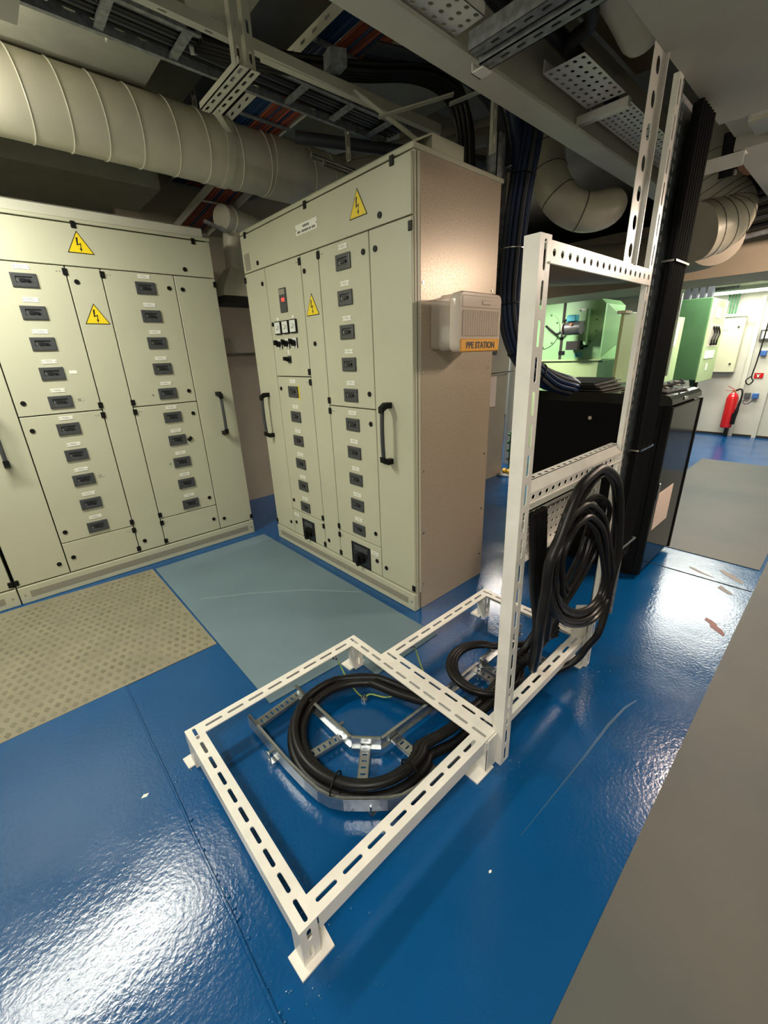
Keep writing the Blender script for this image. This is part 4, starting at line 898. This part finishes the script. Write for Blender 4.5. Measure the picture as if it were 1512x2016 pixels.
MB().rbox((5.34, 2.45, 1.62), (5.44, 2.56, 1.69), .008).build('terminal_box', M_cyan, ah)
MB().box((5.40, 2.42, 1.30), (5.58, 2.56, 1.40)).build('motor_mount', M_gap, ah)
MB().tube(smooth_path([(5.42, 2.56, 1.66), (5.45, 2.64, 1.62), (5.5, 2.68, 1.53), (5.5, 2.74, 1.49), (5.52, 2.82, 1.53), (5.5, 2.9, 1.60)], 5), .014, 8).build('motor_cable', M_cable, ah, True)
MB().rbox((5.59, 2.66, 1.245), (5.60, 2.74, 1.29), .002).build('type_plate', M_black, ah)
text_mb('M2', .075, (5.5935, 2.475, 1.235), (0, -1, 0), (0, 0, 1), .0005, bold=.002).build('motor_number', M_cyan, ah)
MB().box((5.585, 2.45, 1.745), (5.588, 2.53, 1.765)).build('label_plate', M_label, ah)
g2 = thing('pale_green_cabinet', 'pale green cabinet with an open door behind the second post', 'electrical cabinet', (4.9, 1.75, 0))
MB().rbox((4.47, 1.60, .98), (5.42, 1.63, 1.62), .004).build('body', M_green_lt, g2)
MB().box((4.47, 1.60, 0), (4.52, 1.65, .98)).box((5.35, 1.60, 0), (5.40, 1.65, .98)).build('stand', M_galv_dk, g2)
MB().rbox((5.48, 1.585, .90), (6.33, 1.60, 1.615), .003).build('door', M_green_lt, g2)
pl = MB().box((5.86, 1.580, 1.30), (6.14, 1.585, 1.55)).build('notice_sheet', M_label, g2)
MB().box((5.93, 1.5785, 1.48), (6.05, 1.58, 1.50)).box((5.95, 1.5785, 1.42), (6.05, 1.58, 1.45)).box((5.93, 1.5785, 1.34), (6.05, 1.58, 1.38)).build('print', M_ink, pl)
MB().rbox((4.44, 1.58, 1.60), (4.60, 1.66, 1.625), .004).build('hinge_knob', M_beige, g2)
g3 = thing('deep_green_cabinet', 'tall dark green wall cabinet with a pale green switch side', 'electrical cabinet', (7.2, 1.6, .86))
MB().rbox((6.8, 1.455, .875), (7.66, 2.02, 1.845), .006).build('body', M_green_dk, g3)
MB().rbox((6.83, 1.445, .845), (7.66, 1.455, 1.84), .002).build('switch_side', M_green_lt, g3)
ms = MB().box((6.96, 1.440, 1.28), (7.50, 1.446, 1.55)).build('meter_window', M_clear2, g3)
for k in range(3): MB().tube(smooth_path([(7.08+.13*k, 1.435, 1.52), (7.14+.13*k, 1.42, 1.44), (7.06+.14*k, 1.42, 1.36), (7.12+.13*k, 1.43, 1.30)], 4), .012, 6).build('wiring', M_gap, ms, True)
for k in range(4): MB().rbox((6.96+.125*k, 1.436, 1.13), (7.06+.125*k, 1.446, 1.23), .003).build('switch_module', M_label, g3)
MB().rbox((7.15, 1.438, .98), (7.22, 1.446, 1.07), .002).rbox((7.1, 1.44, 1.62), (7.35, 1.446, 1.75), .01).build('nameplate', M_label, g3)
for k in range(4): MB().box((6.95+.0*k, 1.50+.08*k, 1.85), (7.05, 1.555+.08*k, 2.06)).build('entry_cable_block', M_grey_c, g3)
for k in range(5): MB().tube(smooth_path([(7.2+.05*k, 1.52+.03*k, .87), (7.2+.05*k, 1.52+.02*k, .70), (7.25, 1.56+.012*k, .5), (7.25, 1.58, .02)], 4), .022, 8).build('green_conduit', M_green_p if k else M_cable, g3, True)
cr = MB(); cr.box((7.4, 1.32, 1.955), (7.42, 1.62, 2.0)); tag(cr.build('cable_comb', M_galv_dk), 'dark notched rail above the deep green cabinet', 'rail')
bg = thing('beige_wall_box', 'beige wall box with two locks beside the deep green cabinet', 'electrical cabinet', (7.95, 1.38, .9))
MB().rbox((8.0, 1.268, .915), (8.115, 1.62, 1.655), .005).build('body', M_beige, bg)
for z in (1.52, 1.03): MB().cyl((7.99, 1.332, z), (8.0, 1.332, z), .013, 10).build('lock', M_gap, bg, True)
MB().box((7.995, 1.44, 1.49), (8.0, 1.56, 1.55)).build('label_plate', M_label, bg)
MB().box((7.98, 1.20, 1.66), (8.0, 1.56, 1.69)).build('slotted_bar', M_label, bg)
for k in range(4): cable('green_conduit', [(8.06, 1.42+.035*k, 1.66), (8.06, 1.42+.035*k, 1.95)], .011, M_green_p, 'thin green conduit above the beige wall box, '+['rightmost', 'second from right', 'second from left', 'leftmost'][k], 'pipe', 'green conduits above the beige box', n=2, seg=8)
# white pipe at left of the post, green coupling and yellow valve parts
tag(MB().cyl((4.6, 2.74, .0), (4.6, 2.74, 1.72), .085, 20).build('white_pipe', M_rod, smooth=True), 'tall white pipe behind the front post', 'pipe')
gv = thing('valve_stack', 'green pipe coupling with yellow handles on the floor behind the cabinet', 'valve', (4.18, 2.48, 0))
MB().cyl((4.25, 2.50, .02), (4.25, 2.50, .46), .045, 14).build('stem', M_green_p, gv, True)
for z in (.14, .24, .33, .42): MB().cyl((4.25, 2.50, z), (4.25, 2.50, z+.018), .07, 14).build('collar', M_green_dk if z > .2 else M_motor, gv, True)
for y in (2.44, 2.50): MB().tube([(4.13, y, .035), (4.10, y, .045), (4.07, y, .035)], [.02, .028, .018], 10).build('yellow_knob', M_yell2, gv, True)
MB().cyl((4.09, 2.46, .001), (4.09, 2.46, .018), .11, 24).build('base_disc', M_galv_dk, gv, True)
# brown/pink sheet and thin wire on the partition
tag(MB().box((3.0, 2.515, .78), (3.86, 2.528, 1.08)).build('pink_sheet', M_pink), 'pale pink sheet on the tan partition behind the cabinet', 'sheet')
cable('thin_wire', [(3.02, 2.528, .98), (3.05, 2.45, 1.02), (3.3, 2.44, 1.10), (3.7, 2.40, 1.12), (4.06, 2.45, 1.12), (4.078, 2.528, 1.11)], .005, M_cable, 'thin black wire curving in front of the pink sheet', 'wire', n=6, seg=6)
# fire extinguisher and wall fittings
fe = thing('fire_extinguisher', 'red fire extinguisher hanging on the far white wall', 'fire extinguisher', (7.95, 1.19, .13))
MB().tube([(7.93, 1.19, .14), (7.93, 1.19, .15), (7.93, 1.19, .56), (7.93, 1.19, .61), (7.93, 1.19, .64)], [.062, .072, .072, .055, .025], 24).build('cylinder', M_red, fe, True)
MB().cyl((7.93, 1.19, .635), (7.93, 1.19, .675), .022, 12).build('valve', M_copper, fe, True)
MB().bar((7.93, 1.19, .68), (7.90, 1.27, .73), .016, .008).bar((7.93, 1.19, .665), (7.88, 1.28, .67), .014, .006).build('lever', M_red, fe)
MB().tube(smooth_path([(7.93, 1.17, .67), (7.90, 1.11, .69), (7.88, 1.085, .60), (7.87, 1.10, .40), (7.87, 1.115, .24)], 5), [.012]*12+[.016]*3+[.024]*6, 10).build('hose', M_cable, fe, True)
MB().rbox((7.85, 1.09, .20), (7.89, 1.14, .36), .006).build('horn', M_rack, fe)
MB().box((7.95, 1.17, .03), (8.10, 1.20, .14)).build('wall_bracket', M_gap, fe)
cable('hanging_hose', [(8.03, 1.02, 1.9), (8.03, 1.03, 1.4), (8.02, 1.04, 1.05), (8.0, 1.05, .86), (7.98, 1.02, .80), (7.97, 1.06, .75), (7.98, 1.10, .80), (8.0, 1.06, .86)], .009, M_cable, 'thin black looped cord hanging down the far wall', 'cord', n=6, seg=6)
sn = MB().box((8.108, .94, .83), (8.118, 1.04, .90)).build('fire_point_sign', M_red); tag(sn, 'small red fire point sign on the far wall', 'sign')
MB().box((8.104, .985, .845), (8.108, 1.005, .885)).box((8.104, .975, .875), (8.108, 1.015, .885)).build('pictogram', M_label, sn)
for k, (y, z, m_c, lab) in enumerate(((1.0, 1.165, M_blueb, 'blue wall socket right of the black cord, upper'), (.965, .59, M_blueb, 'blue wall socket low on the far wall'), (1.055, .595, M_motor, 'grey wall socket beside the low blue one'), (1.02, 1.40, M_motor, 'dark frame on the far wall at the right picture edge'))):
    s_ = .035 if k < 3 else .07
    o = MB().rbox((8.06, y-s_, z-s_), (8.12, y+s_, z+s_), .006).build('wall_socket' if k < 3 else 'wall_frame', m_c); tag(o, lab, 'socket' if k < 3 else 'frame')
    if k == 3: MB().box((8.055, y-.045, z-.045), (8.06, y+.045, z+.045)).build('frame_face', M_label, o)
cable('socket_lead', [(8.06, 1.05, .57), (8.03, 1.08, .50), (8.03, 1.02, .48), (8.05, .965, .55)], .006, M_grey_c, 'grey lead drooping between the two low sockets', 'wire', n=5, seg=6)
# steel stanchion between green cabinets
st = MB(); st.box((5.5, 1.44, 1.0), (5.53, 1.50, 1.81)).box((5.5, 1.60, 1.0), (5.53, 1.63, 1.81)); tag(st.build('steel_stanchion', M_galv), 'pair of steel uprights beside the pale green door', 'post')
tag(MB().box((5.505, 1.505, 1.0), (5.53, 1.595, 1.81)).build('cable_riser', M_cable), 'black cable riser between the two steel uprights', 'cable')
cable('far_black_pipe', [(5.55, 3.4, 1.93), (5.55, 2.5, 1.92), (5.55, 1.9, 1.94)], .03, M_cable, 'black pipe running above the green air handler', 'pipe', n=3)

# ================================================================ LAMP FITTINGS
def lamp(loc, lx, ly, label, lit=True):
    x, y, z = loc; t = thing('ceiling_lamp', label, 'lamp', loc)
    MB().rbox((x-lx/2, y-ly/2, z), (x+lx/2, y+ly/2, z+.05), .006).build('housing', M_housing, t)
    MB().rbox((x-lx/2+.02, y-ly/2+.02, z-.028), (x+lx/2-.02, y+ly/2-.02, z-.001), .008).build('diffuser', M_tube, t)
    return t
lamp((-.40, 2.36, 2.275), 1.2, .18, 'long ceiling lamp left of the picture by the round duct')
lamp((-.6, -.5, 2.275), .18, 1.2, 'added unseen fill lamp behind the camera')
lamp((3.15, -.05, 1.965), .18, .56, 'warm lamp under the overhead plate at the right')
lamp((6.75, .95, 2.272), 1.55, 1.25, 'broad bright ceiling lamp hidden beyond the tan beam')
lamp((4.6, 2.72, 2.03), .22, .85, 'lit lamp glimpsed behind the front post')
lamp((7.72, 1.35, 1.96), .14, 1.2, 'long fluorescent lamp before the far white wall')
